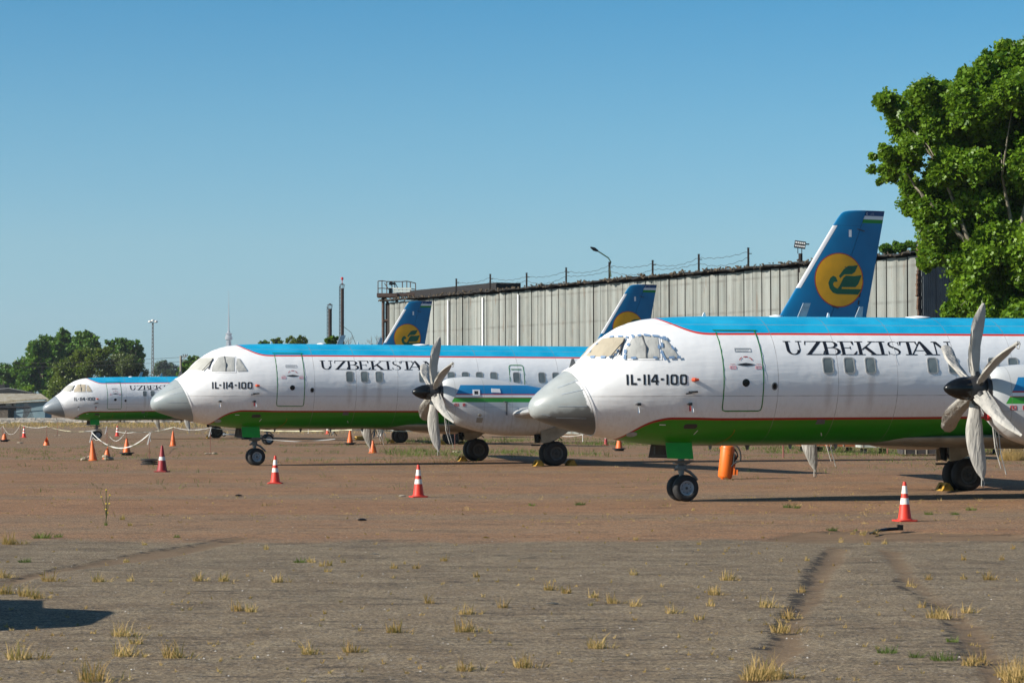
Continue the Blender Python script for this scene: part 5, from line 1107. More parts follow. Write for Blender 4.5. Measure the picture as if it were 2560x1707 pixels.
tufts = [(x/2.613, 1180+y/2.613, k) for x, y, k in [(320,712,1.5),(640,715,1.2),(855,712,.8),(1290,710,1.1),(1460,712,1.2),(1810,718,1.3),(30,795,1.4),(170,810,1.5),(245,825,1.2),(790,1070,1.6),(890,1120,1),(120,1220,1.8),(800,1200,1.5),(1130,1210,1.6),(600,1365,2),(1550,905,1.2),(1640,912,1),(2020,1188,1.1),(2290,1175,1.2),(2140,650,.8),(2040,590,.7),(2240,590,.6),(1740,505,.6),(850,350,.7),(800,310,.9),(945,475,.6),(825,588,.7),(60,470,2.2),(20,690,1.3),(2150,610,.7),(1180,330,.3)]]
tufts += [(1700+x/2.735, 1180+y/2.735, k) for x, y, k in [(320,738,1.4),(235,838,1.2),(590,922,1.4),(135,1005,.8),(210,915,.8),(740,1000,1.2),(690,1095,1.7),(560,1400,2.2),(500,1420,1.8),(640,1410,1.4),(870,605,.6),(690,610,.4),(1940,600,.7),(2200,600,.7),(2110,735,1.2),(1700,735,.8),(1730,995,1.2),(1800,1000,1.5),(1960,960,1.1),(1650,925,.8),(1975,1320,1.1),(2040,1300,1.1),(2240,1400,1.8),(2330,1420,2.3),(2290,1440,2),(1250,430,1),(1180,425,.6),(1330,425,1),(1100,480,.7),(1280,495,.8),(1400,490,.7),(130,495,.5),(90,262,.5),(355,285,.6),(565,450,.4),(830,820,.8),(1570,780,.8),(1940,730,.6),(2280,525,.6)]]
tufts += [(905*1.0884, 1305*1.0884-0, .9), (1020*1.0884, 1288*1.0884, .9), (955*1.0884, 1305*1.0884, .8), (1095*1.0884, 1325*1.0884, .7), (1066*1.0884, 1450*1.0884, 1.7), (1070*1.0884, 1410*1.0884, 1.3), (905*1.0884, 1452*1.0884, 1.3), (985*1.0884, 1385*1.0884, .9), (1260*1.0884, 1355*1.0884, 1.1), (1300*1.0884, 1362*1.0884, 1), (1362*1.0884, 1372*1.0884, 1), (1405*1.0884, 1385*1.0884, 1.2), (1460*1.0884, 1392*1.0884, 1), (1540*1.0884, 1408*1.0884, 1.1), (1155*1.0884, 1395*1.0884, .9), (1368*1.0884, 1488*1.0884, 1.4), (1200*1.0884, 1532*1.0884, 1.5), (1455*1.0884, 1320*1.0884, .9), (1460*1.0884, 1240*1.0884, .7), (740*1.0884,1300*1.0884,.7), (710*1.0884,1290*1.0884,.6), (1640*1.0884,1360*1.0884,.8), (1065*1.0884,1540*1.0884,1.2)]
for u, v, k in tufts:
    p = gp(u, v)
    if p.y > 60: continue
    sp0.append((p.x, p.y, p.z, int(30*k), .060*k+.025, .045*k+.01, .9)); 
    if k > 1: sp0.append((p.x+.05*k, p.y+.03, p.z, int(16*k), .04*k, .09*k, 1.6))
for _ in range(420):
    u = random.uniform(0, 2560); v = random.uniform(1180, 1707)**1.0; p = gp(u, v); k = random.uniform(.15, .45)
    sp0.append((p.x, p.y, p.z, int(14*k)+3, .05*k+.015, .05*k, 1.3))
for _ in range(1500):
    Y = random.uniform(44, 95); x = random.uniform(-.215, .215)*Y; k = random.uniform(.2, .8)
    if mn.noise(Vector((x*.2, Y*.3, 4))) > -.05: sp0.append((x, Y, gz(Y), 5, .07*k, .12*k, 1.2))
for _ in range(5200):
    Y = random.uniform(300, 400) if random.random() < .6 else random.uniform(200, 300); x = random.uniform(-.22, -.03 if Y > 300 else .1)*Y
    if mn.noise(Vector((x*.03, Y*.03, 8))) > (-.15 if Y > 300 else .22): sp0.append((x, Y, gz(Y), 4, .35, .8, .8))
blades('dry_grass', sp0, G_dry, 'stuff', 'dry yellow grass growing in the cracks of the apron', 'grass')
sp1 = []
for u, v, k in [(1700+x/2.735, 1180+y/2.735, k) for x, y, k in [(1415,1235,.8),(1620,1265,.6),(1800,1285,1.0),(1860,1160,.5),(1040,400,.8),(1990,260,1.0),(1880,290,.8),(740,243,1),(800,246,.7),(1700,290,.8),(1200,400,.3)]]+[(x/2.613, 1180+y/2.613, k) for x, y, k in [(275,430,1.4),(380,424,.7),(160,588,.8),(1960,590,.8),(1155,425,.5)]]+[(1450,1262,1),(1330,1264,.6)]:
    p = gp(u, v); sp1.append((p.x, p.y, p.z, int(60*k), .05*k+.02, .10*k, 1.0))
for _ in range(1900):
    Y = random.triangular(58, 175, 95); x = random.uniform(-.215, .215)*Y; k = random.uniform(.3, 1.3)
    if mn.noise(Vector((x*.12, Y*.10, 1.7))) > .05: sp1.append((x, Y, gz(Y), 8, .13*k, .28*k, 1.1))
for _ in range(2600):
    Y = random.uniform(100, 160); x = random.uniform(-.05, .19)*Y
    if mn.noise(Vector((x*.09, Y*.06, 3.7))) > -.05: sp1.append((x, Y, gz(Y), 9, .22, .45, 1.1))
blades('green_weeds', sp1, G_green, 'stuff', 'low green weeds scattered over the apron', 'weeds')
def flower():
    p = gp(265, 1313); q = empty('yellow_flower_weed', p); tag(q, 'tall thin weed with small yellow flowers standing alone on the apron', 'weed'); m = MB(); fl_ = MB(); H_ = .62
    for i, (dx, h) in enumerate(((0,.62),(-.08,.5),(.07,.53),(.0,.38),(.06,.38),(.0,.28),(.03,.22))):
        m.tube([(0,0,h*.35),(dx*.4,0,h*.7),(dx,0,h)], .004, 4)
        fl_.lathe([(.001,-.008),(.016,0),(.012,.012),(.001,.014)], (dx,random.uniform(-.02,.02),h), n=8)
    m.tube([(0,0,0),(.004,0,.3),(0,0,.6)], .006, 5); m.build('stem', G_green, q); fl_.build('flowers', M('yellow_petal', (.8,.62,.02), .6), q)
    b = blades('leaves', [(0,0,0,26,.09,.03,1.2)], G_green, None, None, None, q)
flower()
p = gp(2530, 1151); bq = blades('dry_bush', [(0,0,0,500,.55,.30,.7),(-.25,0,0,300,.45,.22,.7),(.3,.1,0,300,.5,.22,.7)], G_dry, None, 'dense dry straw-coloured bush behind the nearest propeller at the right edge', 'bush'); bq.location = p

# ------------------------------------------------------------------ cones
def conemats():
    D = {}
    def cm(nm, base, bands, wear=0, pat=None):
        t = NT(nm, .5); z = t.xyz()['Z']; n = t.noise(14, det=4); c = t.mix(t.mr(t.noise(6, det=4), .3, .7), base, tuple(x*.8 for x in base))
        for a, b, k in bands:
            zz = t.m('ADD', z, t.m('MULTIPLY', t.m('SUBTRACT', n, .5), wear)); w_ = t.m('MULTIPLY', t.mr(zz, a-.002, a+.002), t.mr(zz, b-.002, b+.002, 1, 0)); c = t.mix(w_, c, k)
        c = t.mix(t.mr(t.noise(22, det=6, rough=.7), .6, .68, 0, .55), c, (.16, .10, .07)); t.color(c); D[nm] = t.mat
    wh = (.72, .68, .62)
    cm('cone_red_white', (.62, .035, .015), [(.31, .42, wh), (.50, .64, wh)], .004); cm('cone_orange', (.72, .13, .015), []); cm('cone_orange_striped', (.72, .13, .015), [(.38, .46, wh)], .02)
    cm('cone_dark_red', (.27, .012, .014), [(.36, .47, (.6,.58,.56))], .10); return D
CM = conemats()
def cone(u, vb, htpx, kind, label, rb=.125, torn=0, tilt=(0,0), base='square', name='traffic_cone', crump=0):
    p = gp(u, vb); s = p.y/F; H_ = htpx*s; q = empty(name, p); tag(q, label, 'traffic cone', 'traffic cones on the apron'); mt = CM[kind]; m = MB(); n = 28; rt_ = .028; rows = 14; vs = []
    k = H_/.72; z0 = .03*k if base == 'square' else .0
    for i in range(rows+1):
        t_ = i/rows; r = (rb+(rt_-rb)*t_)*k
        for j in range(n):
            a = 2*math.pi*j/n; z = z0+(H_-z0)*t_
            if torn: z = min(z, z0+(H_-z0)*(1-torn*(.5+.5*math.sin(a*1+u))-torn*.25*(.5+.5*math.sin(a*3+u*2))))
            rr = r*(1+crump*mn.noise(Vector((math.cos(a)*1.5, math.sin(a)*1.5, t_*4+u)))*(.4+t_))
            if torn: rr = max(rr, (rb+(rt_-rb)*min(1, (z-z0)/(H_-z0)))*k)
            if kind == 'cone_dark_red' and False: rr *= 1
            vs.append((rr*math.cos(a), rr*math.sin(a), z))
    m.add(vs, [(i*n+j, i*n+(j+1) % n, (i+1)*n+(j+1) % n, (i+1)*n+j) for i in range(rows) for j in range(n)])
    if not torn: m.lathe([(rt_*k,H_),(rt_*k*.6,H_-.01),(rt_*k*.55,H_-.08)], n=n)
    c_ = m.build('cone_body', mt, q, 50); m = MB()
    if base == 'square':
        P = rrect(-.19*k, .19*k, -.19*k, .19*k, .05*k); m.prism([(a, b, .004) for a, b in P], (0,0,.026*k)); m.lathe([(rb*k+.022,.03*k),(rb*k+.018,.045*k),(rb*k,.05*k)], n=28); m.build('cone_base', M(kind+'_base', (.50,.03,.015) if kind == 'cone_red_white' else (.22,.012,.012), .6), q)
        m = MB(); m.prism([(a*.97, b*.97, 0) for a, b in P], (0,0,.006)); m.build('base_edge', MAT['tyre'], q)
    elif base == 'flange':
        m.lathe([(rb*k+.03,0),(rb*k+.03,.02),(rb*k,.035)], n=28); m.build('cone_base', mt, q)
    elif base == 'tyre':
        m.lathe([(rb*k*1.1,.0),(rb*k*1.9,-.005),(rb*k*2.0,-.03),(rb*k*1.4,-.05),(rb*k*1.25,-.12),(rb*k*.9,-.13),(rb*k*.85,0)], n=24)
        for i in range(len(m.v)): v = m.v[i]; m.v[i] = (v[0], v[1], v[2]+.02*mn.noise(Vector((v[0]*12, v[1]*12, u))))
        m.build('rubber_base', MAT['tyre'], q, 40); q.location.z += .13
    q.rotation_euler = (tilt[0], tilt[1], random.uniform(-.3, .3)); return q
cone(2262, 1302.8, 99, 'cone_red_white', 'red and white cone, largest and nearest, right of the near nose wheels')
cone(1046, 1242.5, 81, 'cone_red_white', 'red and white cone below the propeller of the middle airliner')
cone(688, 1208.5, 69.5, 'cone_red_white', 'red and white cone just right of the nose wheels of the middle airliner')
cone(405, 1179.5, 66, 'cone_dark_red', 'dark crimson cone with peeling white band, left of the middle airliner nose', .14)
cone(233, 1151, 50, 'cone_orange', 'tall plain orange cone on stones, leftmost of the near orange group', .15, base='flange', tilt=(0,-.06))
cone(268, 1147, 31, 'cone_orange', 'cut-off orange cone with a torn side, between two taller orange cones', .24, torn=.25, base='flange')
cone(316.8, 1138, 37, 'cone_orange', 'orange cone standing on a black tyre rim behind the white tape', .19, torn=.12, base='tyre')
cone(432.5, 1114.5, 37, 'cone_orange', 'slim orange cone alone beneath the radome of the middle airliner', .15, base='flange')
cone(116.5, 1113, 23, 'cone_orange', 'small torn orange cone with a jagged spike, at the foot of a tape post', .26, torn=.55, base='none')
cone(11, 1104, 22, 'cone_orange_striped', 'torn orange cone with a white stripe at the left edge', .24, torn=.4, base='tyre')
cone(60, 1093.5, 28, 'cone_red_white', 'far red and white cone at the left between tape posts')
cone(293, 1090.5, 27, 'cone_red_white', 'far red and white cone under the farthest airliner, right of its nose wheel')
cone(875, 1112, 33, 'cone_orange', 'orange cone with white letters on a black base beneath the middle airliner', .17, base='tyre')
cone(932, 1132, 33, 'cone_orange', 'crumpled squat orange cone beside the hanging far propeller blade', .22, torn=.1, base='flange', crump=.35)
cone(819, 1085, 24, 'cone_red_white', 'tiny red and white cone half hidden behind the middle airliner belly')
cone(1548, 1127, 36, 'cone_orange', 'orange cone on a black base below the nearest airliner nose', .18, base='tyre')
cone(1514.6, 1113, 30, 'cone_dark_red', 'dark red cone partly hidden behind the nearest airliner nose')

# ------------------------------------------------------------------ posts and tape
rodm = M('rusty_rod', (.22, .08, .06), .8, var=.3); whitem = M('white_rod', (.7, .7, .7), .6); stone = M('base_stone', (.26, .22, .16), .9, var=.35, sc=8, bump=.4); tapem = M('barrier_tape_white', (.50, .50, .48), .5, var=.1); tapey = M('barrier_tape_yellow', (.50, .48, .32), .5, var=.2, sc=2)
POST = {}
def post(key, u, vb, vt, label, stones=True, white=False, r=.012, lean=0):
    p = gp(u, vb); H_ = at(u, vt, p.y).z-p.z; q = empty('tape_post', p); tag(q, label, 'post', 'barrier tape posts'); m = MB(); m.tube([(0,0,0),(lean*H_,0,H_)], max(r, p.y/F*1.1*.5), 6); m.build('rod', whitem if white else rodm, q)
    if stones:
        for i in range(4): m = MB(); m.lathe([(.001,0),(.09,.01),(.10,.05),(.06,.09),(.001,.10)], n=8); o = m.build('stone', stone, q, 30); o.location = (random.uniform(-.2,.2), random.uniform(-.1,.1), 0); o.scale = (random.uniform(1,1.7), 1, random.uniform(.5,.9)); o.rotation_euler = (0,0,random.uniform(0,3))
    POST[key] = p+Vector((lean*H_, 0, H_)); return q
post(1, 6.6, 1102, 1064, 'thin rusty tape post inside the cone at the left edge', False)
post(2, 50, 1108, 1061.5, 'thin rusty tape post on stones, second from the left edge')
post(3, 117, 1112, 1065.5, 'thin rusty tape post inside the small jagged orange cone', False)
post(4, 143.4, 1089, 1055, 'far thin tape post on a pale stone below the farthest radome')
post(5, 228.6, 1150, 1080, 'thin tape post inside the tall orange cone left of the farthest nose wheel', False)
post(6, 265.3, 1113, 1067, 'left rod of the close pair behind the cut-off orange cone')
post('6b', 268.4, 1112, 1068, 'right rod of the close pair behind the cut-off orange cone', False)
post(7, 315.7, 1134, 1075, 'thin tape post inside the orange cone on the tyre rim', False)
post(8, 373.4, 1160, 1083, 'tall tape post standing in a pile of tyre rims, nearest of the posts', True)
post(9, 433.7, 1113, 1067, 'thin tape post inside the slim orange cone under the middle radome', False)
post(10, 525.7, 1135, 1069, 'tape post on flat debris left of the middle nose wheels')
post(11, 295.7, 1090, 1055, 'far tape post inside the red and white cone under the farthest airliner', False)
post(12, 1137, 1131, 1078, 'rusty tape post on a junk block right of the middle propeller')
post(13, 770.6, 1083, 1071, 'short white stake far beneath the middle airliner belly', False, True, .02)
post(14, 1456.8, 1104, 1086, 'short white stake on the grass below the nearest radome', False, True, .02)
post(15, 1958.4, 1144, 1108, 'dark red stake beneath the belly of the nearest airliner', False, False, .035)
post(16, 2218.5, 1135, 1108, 'leaning rusty stake among the flatbeds behind the nearest airliner', False, False, .03, .02)
m = MB(); p8 = gp(373.4, 1161)
for i, (r_, z) in enumerate(((.30,.0),(.27,.07),(.29,.14))): m.lathe([(r_*.55,z+.02),(r_,z),(r_*1.04,z+.02),(r_*.9,z+.05),(r_*.55,z+.06)], (random.uniform(-.03,.03),0,0), n=24)
o = m.build('tyre_rim_pile', MAT['tyre'], None, 40); o.location = p8; tag(o, 'pile of black tyre rims holding the nearest tape post', 'tyre pile')
def tape(pts, sag, label, mt=None, w_=.034, tail=None):
    m = MB(); vs = []; k = 26; nseg = len(pts)-1; P = []
    for i in range(nseg):
        a, b = pts[i], pts[i+1]; sg = sag[i] if isinstance(sag, (list, tuple)) else sag
        for j in range(k+(i == nseg-1)): s = j/k; P.append(a.lerp(b, s)+Vector((0, 0, -4*sg*s*(1-s))))
    for i, p in enumerate(P):
        a = mn.noise(p*1.3)*2.4; h = w_*.36; vs += [p+Vector((0, math.sin(a)*h, math.cos(a)*h)), p-Vector((0, math.sin(a)*h, math.cos(a)*h))]
    m.add(vs, [(2*i, 2*i+1, 2*i+3, 2*i+2) for i in range(len(P)-1)])
    if tail: m.add([pts[-1]+Vector((-.02,0,0)), pts[-1]+Vector((.03,0,0)), pts[-1]+Vector((.05,.02,-tail)), pts[-1]+Vector((-.01,.02,-tail*.95))], [(0,1,2,3)])
    tag(m.build('barrier_tape', mt or tapem), label, 'barrier tape', 'barrier tapes between the posts')
g5 = lambda a, b, Y: at(a/5.6, 900+b/5.6, Y); h5 = lambda a, b, Y: at(240+a/5.6, 900+b/5.6, Y)
tape([POST[1], POST[2]], .55, 'white tape sagging deeply between the two leftmost posts'); tape([at(-40, 1080, POST[1].y), POST[1]], .3, 'white tape running from the left edge to the first post')
tape([POST[2], POST[3]], [.12], 'taut white tape from the stone-based post to the small jagged cone')
tape([POST[3], g5(1180,998,POST[3].y-3), POST[6]], [.1, .1], 'long thin pale tape crossing below the farthest radome', tapey, .03)
tape([g5(1180,998,POST[6].y), POST[6]], .05, 'short white tape from the close rod pair with a hanging end', None, .05); tape([POST[6], g5(1380,1112,POST[6].y), g5(1290,1060,POST[6].y+4)], [.1,.1], 'white tape dropping from the close rod pair behind the nose wheel', None, .04)
tape([POST[5], POST[8]], .55, 'nearest white tape, sagging from the tall orange cone to the tyre rim post', None, .06)
tape([POST[7], h5(190,1065,POST[7].y+30)], .35, 'white tape sagging toward the far red and white cone', None, .04)
tape([POST[9], h5(520,1010,POST[9].y+2), h5(300,1000,POST[9].y+6)], [.1,.05], 'white tape from the slim orange cone toward the far cone')
tape([POST[9], POST[10]], .12, 'white tape from the slim orange cone to the debris-based post'); tape([POST[7], h5(850,985,POST[9].y), POST[9]], [.1,.05], 'pale yellow tape between the tyre rim cone and the slim cone', tapey, .04)
tape([POST[10], at(640,1075,POST[10].y+6), at(880,1074,POST[12].y-4), POST[12]], [.05,.05,.03], 'long yellowish tape running under the middle airliner belly', tapey, .05)
tape([at(655,1096,118), at(740,1103,118), at(838,1097,118)], [.02,.02], 'loose white tape stretched low right of the hidden airliner nose wheels', None, .05)
tape([at(-60,1057,240), at(25,1057.5,240)], .0, 'far white tape line at the left edge near the dry grass', None, .09)
tape([at(190,1061,150), at(295,1055.5,POST[11].y)], .1, 'short far white tape left of the far red and white cone', None, .05)
tape([at(1405,1090,150), POST[14], at(1530,1085,150)], [.05,.05], 'thin white cord beyond the nearest radome on the grass', None, .04)
for i, (k, x_) in enumerate(((8, .02), (5, .0), (6, .03), (10, 0))):
    m = MB(); p = POST[k]
    for j in range(3): m.add([p+Vector((-.02+j*.02,-.01*j,.03)), p+Vector((.02+j*.02,-.01*j,.03)), p+Vector((.05-j*.05,.0,-.28-.06*j)), p+Vector((.01-j*.05,.0,-.26-.06*j))], [(0,1,2,3)])
    tag(m.build('tape_knot', tapem), ['knotted white tape ends hanging from the tyre rim post','knotted white tape ends hanging above the tall orange cone','knotted white tape ends hanging from the close rod pair','knotted white tape ends on the debris-based post'][i], 'tape knot')

# ------------------------------------------------------------------ equipment on the apron
def extinguisher():
    p = gp(1812, 1197); q = empty('wheeled_fire_extinguisher', p); tag(q, 'tall orange gas cylinder with a coiled black hose behind the near nose wheels', 'fire extinguisher'); q.rotation_euler = (0, R(6), R(-10)); q.scale = (1.02,)*3
    om = NT('orange_enamel', .4); om.color(om.mix(om.mr(om.noise(5, det=5, rough=.7), .63, .66), om.mix(om.mr(om.noise(2), .3, .7), (.72,.15,.012), (.62,.115,.01)), (.12,.05,.02)))
    m = MB(); m.lathe([(.17,.03),(.195,.06),(.20,.08),(.20,.86),(.19,.90),(.14,.935),(.05,.95),(.001,.95)], n=32); m.lathe([(.203,.17),(.206,.175),(.203,.18)], n=32); m.lathe([(.203,.83),(.206,.835),(.203,.84)], n=32); m.build('tank', om.mat, q, 40)
    m = MB()
    for a in (0, 2.1, 4.2): m.box((.14*math.cos(a), .14*math.sin(a), .03), (.07,.05,.07))
    m.box((.23,-.08,.30), (.06,.05,.32)); m.box((.24,-.02,.62), (.10,.06,.12)); m.box((.27,-.03,.22), (.14,.10,.14)); m.box((-.20,0,.84), (.05,.05,.06)); m.build('bracket', om.mat, q)
    m = MB(); P = []
    for k in range(60):
        t_ = k/59; a = R(95-250*t_*1.0)*1.0; P.append((.16+.24*math.sin(t_*math.pi)*(1-.1*t_), -.12-.02*k/59, .96-.62*t_+.05*math.sin(t_*9)))
    m.tube(P, .022, 8); P = [(.02+.27*math.sin(t_*math.pi), -.06, .95-.55*t_) for t_ in [k/30 for k in range(31)]]; m.tube(P, .02, 8)
    P = [(-.16+.3*t_, -.02, .97+.05*math.sin(t_*math.pi)) for t_ in [k/12 for k in range(13)]]; m.tube(P, .022, 8); m.tube([(.20,-.1,.42),(.21,-.1,.72)], .03, 8); m.build('hose', MAT['tyre'], q, 60)
    m = MB(); m.lathe([(.03,.94),(.03,1.0),(.05,1.0),(.05,1.02),(.001,1.02)], n=12); m.build('valve', MAT['dark'], q)
extinguisher()
def chock(p, rz, label):
    q = empty('wheel_chock', p, rz); tag(q, label, 'wheel chock', 'yellow wheel chocks'); m = MB()
    for y in (-.22, .0, .22): m.prism([(-.20,y-.02,0),(.16,y-.02,0),(.14,y-.02,.08),(.02,y-.02,.22),(-.04,y-.02,.22)], (0,.04,0))
    m.build('frame', MAT['chock'], q); m = MB(); m.prism([(-.21,-.24,0),(-.19,-.24,.02),(-.05,-.24,.24),(-.07,-.24,.24)], (0,.12,0)); m.prism([(-.21,.10,0),(-.19,.10,.02),(-.05,.10,.24),(-.07,.10,.24)], (0,.14,0)); m.prism([(-.215,-.24,0),(-.185,-.24,.05),(-.17,-.24,.05),(-.2,-.24,0)], (0,.48,0)); m.prism([(-.10,-.24,.18),(-.05,-.24,.24),(-.03,-.24,.23),(-.08,-.24,.17)], (0,.48,0)); m.build('face', MAT['chock'], q); return q
gx = XN+WBASE
for k, yy, fr_, lb in (('A',-TR,-1,'yellow wheel chock left of the nearest airliner main wheels'),('B',-TR,-1,'yellow wheel chock left of the far main wheels of the middle airliner'),('B',TR,-1,'yellow wheel chock left of the near main wheels of the middle airliner'),('B',TR,1,'yellow wheel chock right of the near main wheels of the middle airliner'),('C',-TR,-1,'far yellow wheel chock left of the farthest airliner main wheels'),('D',-TR,-1,'yellow wheel chock left of the hidden airliner left main wheels'),('D',TR,-1,'yellow wheel chock left of the hidden airliner right main wheels'),('D',TR,1,'yellow wheel chock right of the hidden airliner right main wheels')):
    p = on_craft(k, gx+fr_*.56, yy+.15); p.z = gz(p.y); chock(p, FLEET[k][2]+(0 if fr_ < 0 else math.pi), lb).scale = (.85,)*3
def flatbed(u0, u1, vb, H_, mt, legs, label, cat='flatbed', name='flatbed'):
    a, b = gp(u0, vb), gp(u1, vb); L = (b.x-a.x); q = empty(name, ((a.x+b.x)/2, a.y, gz(a.y))); tag(q, label, cat, 'flatbeds and bins behind the nearest airliner'); m = MB(); z0 = .20 if legs else .0
    m.box((0,.8,z0+.20), (L,1.6,.28)); m.build('bed', mt, q); m = MB(); m.box((0,.86,z0+.36+(H_-.36)/2), (L*.97,1.5,H_-.36)); m.build('load', mt, q); m = MB()
    for i in range(int(L/.7)+2): x = -L/2+.08+i*(L-.16)/(int(L/.7)+1); m.box((x,.80,z0+.22), (.05,1.64,.34))
    m.build('rib', MAT['dirtygrey'], q)
    if legs:
        m = MB()
        for x in (-L*.32, L*.3): m.box((x,.3,.1), (.12,.1,.22)); m.box((x,1.4,.1), (.12,.1,.22))
        m.build('leg', MAT['dark'], q)
rstm = M('orange_rust', (.25,.075,.025), .85, var=.45, sc=3); gym = M('pale_grey_metal', (.34,.36,.32), .7, var=.3, sc=2); dkm2 = M('dark_junk', (.035,.03,.03), .85, var=.5, sc=2); brm = M('red_brown_metal', (.17,.06,.04), .8, var=.3, sc=1)
flatbed(2074, 2144, 1131, .85, rstm, True, 'rust-orange flatbed, right of the hanging propeller blade of the nearest airliner')
flatbed(2000, 2070, 1129, .8, rstm, True, 'rusty flatbed partly behind the hanging propeller blade')
flatbed(2152, 2230, 1134, .75, gym, True, 'pale grey flatbed right of the rusty ones')
flatbed(2258, 2350, 1139, .8, dkm2, False, 'dark low pile of machinery left of the nearest main wheels', 'machinery', 'scrap_machinery')
flatbed(2440, 2518, 1136, 1.1, brm, True, 'reddish brown metal bin behind the nearest propeller', 'bin', 'metal_bin')
flatbed(2520, 2640, 1133, 1.3, dkm2, False, 'dark container behind the dry bush at the right edge', 'container', 'container')
flatbed(2350, 2440, 1135, .8, dkm2, False, 'dark low container just behind the nearest main wheels', 'container', 'container')
m = MB(); a = gp(560, 1091); b = gp(655, 1096); m.tube([(0,0,.16),(b.x-a.x,b.y-a.y,.20)], .05, 8); q = m.build('bar', MAT['metal']); tb = empty('tow_bar', a); q.parent = tb; tag(tb, 'grey tow bar with a small wheel lying left of the middle airliner nose doors', 'tow bar'); m = MB(); m.lathe([(.05,-.05),(.16,-.05),(.17,0),(.16,.05),(.05,.05)], (0,0,.17), 'Y', 20); m.build('wheel', MAT['tyre'], tb); m = MB(); m.lathe([(.001,-.06),(.09,-.06),(.09,.06)], (.0,0,.17), 'Y', 16); m.build('rim', MAT['rim'], tb)
def jack(u, v, col, label, h=.9):
    p = gp(u, v); q = empty('tripod_jack', p); tag(q, label, 'jack', 'tripod jacks'); m = MB(); m.tube([(0,0,.1),(0,0,h)], .06, 8); m.build('ram', MAT['metal'], q)
    for k in range(3): a_ = k*2.094+.4; m = MB(); m.tube([(0,0,h*.7),(.35*math.cos(a_),.35*math.sin(a_),0)], .03, 6); m.build('leg', col, q)
jack(936, 1094, M('blue_grey_paint', (.06,.09,.12), .6), 'dark blue tripod jack left of the hidden airliner main wheels'); jack(953, 1090, MAT['white'], 'white-legged tripod stand just left of the hidden airliner main wheels', 1.0); jack(831, 1089, dkm2, 'dark tripod stand among weeds under the middle airliner belly', .8)
p = gp(901, 1101); cy = empty('gas_bottle', p); m = MB(); m.lathe([(.001,-.5),(.11,-.45),(.13,-.38),(.13,.38),(.1,.46),(.04,.5)], (0,0,.16), 'X', 20); m.build('bottle', MAT['chock'], cy, 40); m = MB(); m.tube([(-.5,0,.16),(-.6,0,.16)], .04, 8); m.build('valve', MAT['dark'], cy); cy.rotation_euler = (0,0,.9); tag(cy, 'yellow gas bottle lying behind the hanging far propeller blade', 'gas bottle')
m = MB(); P = [gp(2175,1338), gp(2190,1332), gp(2215,1330), gp(2247,1329)]; P = [q_+Vector((0,0,.03+.008*i)) for i, q_ in enumerate(P)]; o0 = P[0].copy(); bbar = empty('bent_metal_bar', o0); m.tube([q_-o0 for q_ in P], [.015,.025,.03,.03], 6); m.build('bar', MAT['spinner'], bbar); m = MB(); m.box(P[-1]-o0+Vector((.02,0,.02)), (.09,.12,.09)); m.build('bracket', MAT['spinner'], bbar); tag(bbar, 'bent black metal bar lying in dry grass below the nearest red and white cone', 'metal bar')
def stones(u, v, n, sp_, label):
    p = gp(u, v); q = None
    for i in range(n):
        m = MB(); m.lathe([(.001,0),(.10,.01),(.12,.06),(.08,.12),(.001,.14)], n=7)
        for j in range(len(m.v)): a_ = m.v[j]; m.v[j] = (a_[0]*(1+.3*mn.noise(Vector((a_[0]*9,a_[1]*9,i)))), a_[1], a_[2])
        o = m.build('stone', stone, None, 25); o.location = p+Vector((random.uniform(-sp_,sp_), random.uniform(-.1,.1), .0 if i < n*.7 else .09)); o.rotation_euler = (0,0,random.uniform(0,3)); o.scale = (random.uniform(.8,1.5), 1, random.uniform(.6,1.1))
        tag(o, label, 'stone', 'stones at the foot of the tall orange cone' if 'tall' in label else 'stones under the cut-off orange cone')
stones(216, 1151, 6, .22, 'rough stone heaped at the left foot of the tall orange cone'); stones(268, 1150, 4, .2, 'flat stone under the cut-off orange cone')
for u, v, lb in ((905,1301,'small dark clod on the red asphalt left of the cone under the propeller'),(1005,1241,'small brown chunk at the left foot of the cone under the propeller'),(596,1240,'tiny dark pebble pair below the cone right of the middle nose wheels')):
    p = gp(u, v); m = MB(); m.lathe([(.001,0),(.06,.005),(.07,.03),(.03,.05),(.001,.055)], n=7); o = m.build('clod', MAT['dirtygrey'] if 'brown' in lb else MAT['spinner']); o.location = p; o.scale = (1.3,.8,.8); tag(o, lb, 'clod')
m = MB()
for i in range(260):
    u = random.uniform(0, 2560); v = random.uniform(1180, 1700); p = gp(u, v); s = random.uniform(.004, .012)
    m.add([p+Vector((s*a_, s*b_, .002+s*c_)) for a_, b_, c_ in ((-1,-.6,0),(.8,-.8,0),(1,.7,0),(-.7,.8,0),(0,0,.8))], [(0,1,4),(1,2,4),(2,3,4),(3,0,4)])
tag(m.build('loose_chips', M('pale_chip', (.45,.42,.38), .8, var=.4, sc=40)), 'loose pale stone chips strewn over the asphalt', 'chips', None, 'stuff')
def scraps():
    for u, v, lb in ((1214,1345,'crumpled straw-coloured scrap on the boundary of the red asphalt'),(1380,1510,'small white paper scrap on the foreground asphalt'),(936,1386,'tiny white scrap left of the dry tufts')):
        p = gp(u, v); m = MB(); m.add([(-.07,0,.006),(.0,-.03,.03),(.08,0,.008),(.01,.05,.02)], [(0,1,2,3)]); o = m.build('paper_scrap', MAT['white'] if 'white' in lb else G_dry); o.location = p; tag(o, lb, 'scrap')
scraps()
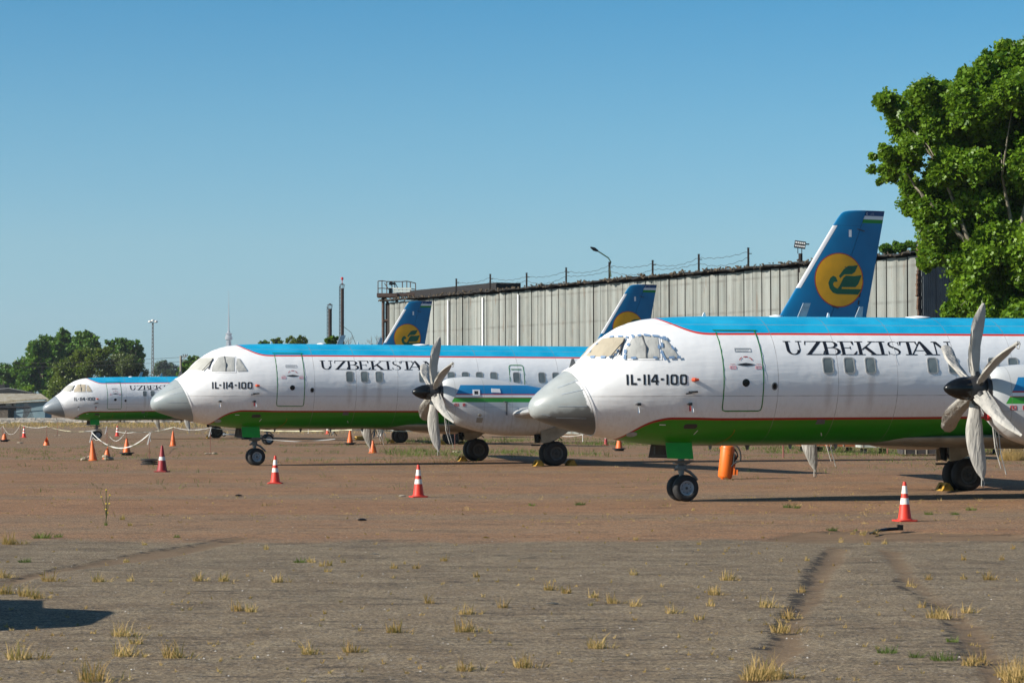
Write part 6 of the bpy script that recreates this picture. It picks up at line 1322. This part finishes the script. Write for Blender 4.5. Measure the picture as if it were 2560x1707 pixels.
# unseen car out of frame at the left, shaped to cast the foreground shadow
def van():
    q = empty('shadow_casting_car', (-8.37, 24.0, gz(24))); tag(q, 'unseen grey estate car left of the foreground, shaped for the shadow it casts', 'car'); mt = M('car_grey', (.30,.31,.32), .3, .3, var=.05); m = MB()
    P = [(-1.75,.32),(-1.80,.62),(-1.74,.95),(-1.55,1.52),(-1.35,1.58),(.05,1.58),(.30,1.52),(1.05,1.02),(2.15,.90),(2.32,.74),(2.34,.40),(2.25,.30)]
    def xw(z, sd): return sd*(.92-(.17*max(0, z-.95)/.63))
    n = len(P); vs = [(.9+xw(z, sd), y, z) for sd in (-1, 1) for y, z in P]
    m.add(vs, [tuple(range(n)), tuple(range(2*n-1, n-1, -1))]+[(i, n+i, n+(i+1) % n, (i+1) % n) for i in range(n)]); b = m.build('body', mt, q, 35, True)
    for sd in (-1, 1):
        for a, c in ((-1.42, -.62), (-.56, .22), (.28, .78)):
            z1 = 1.48 if c < .5 else 1.16; m = MB(); ps = [(a, 1.0), (c, 1.0), (min(c, .55), z1), (a, 1.48)]
            m.add([(.9+xw(z, sd)+sd*.006, y, z) for y, z in ps], [(0,1,2,3)]); m.build('side_window', MAT['glass'], b)
        for y in (-1.05, 1.45):
            m = MB(); m.lathe([(.18,-.11),(.29,-.11),(.32,-.06),(.32,.06),(.29,.11),(.18,.11)], (.9+sd*.83, y, .32), 'X', 28); w_ = m.build('wheel', MAT['tyre'], q, 40); m = MB(); m.lathe([(.001,-.09*sd),(.05,.10*sd),(.17,.08*sd),(.19,.10*sd)], (.9+sd*.83, y, .32), 'X', 20); m.build('rim', MAT['rim'], w_, 40)
        m = MB(); m.box((.9+sd*.66, 2.30, .66), (.34,.09,.14)); m.build('headlight', MAT['white'], q); m = MB(); m.box((.9+sd*.74, -1.78, .78), (.2,.06,.26)); m.build('tail_light', MAT['red'], q)
        m = MB(); m.box((.9+sd*1.0, .62, 1.02), (.16,.08,.12)); m.build('mirror', mt, q)
    m = MB(); m.add([(.22,.34,1.505),(1.58,.34,1.505),(1.70,.99,1.07),(.10,.99,1.07)], [(3,2,1,0)]); o = m.build('windscreen', MAT['glass'], b); o.location.z = .012
    m = MB(); m.add([(.25,-1.745,1.02),(1.55,-1.745,1.02),(1.44,-1.60,1.44),(.36,-1.60,1.44)], [(0,1,2,3)]); o = m.build('rear_window', MAT['glass'], b); o.location.y = -.03
    m = MB(); m.box((.9,2.33,.42), (1.7,.08,.16)); m.box((.9,-1.79,.45), (1.7,.08,.18)); m.build('bumper', MAT['dark'], q)
van()
# ------------------------------------------------------------------ summer haze
m = MB(); m.box((0, 5990, 229), (17000, 12100, 460)); hz = m.build('haze', []); tag(hz, kind='stuff'); me = hz.data; me.materials.clear()
hm = bpy.data.materials.new('haze_air'); hm.use_nodes = True; nn = hm.node_tree.nodes; nn.remove(nn['Principled BSDF']); pv = nn.new('ShaderNodeVolumePrincipled'); pv.inputs['Color'].default_value = (.78, .88, 1, 1); pv.inputs['Density'].default_value = .00006; pv.inputs['Anisotropy'].default_value = .2
hm.node_tree.links.new(pv.outputs[0], nn['Material Output'].inputs['Volume']); me.materials.append(hm)
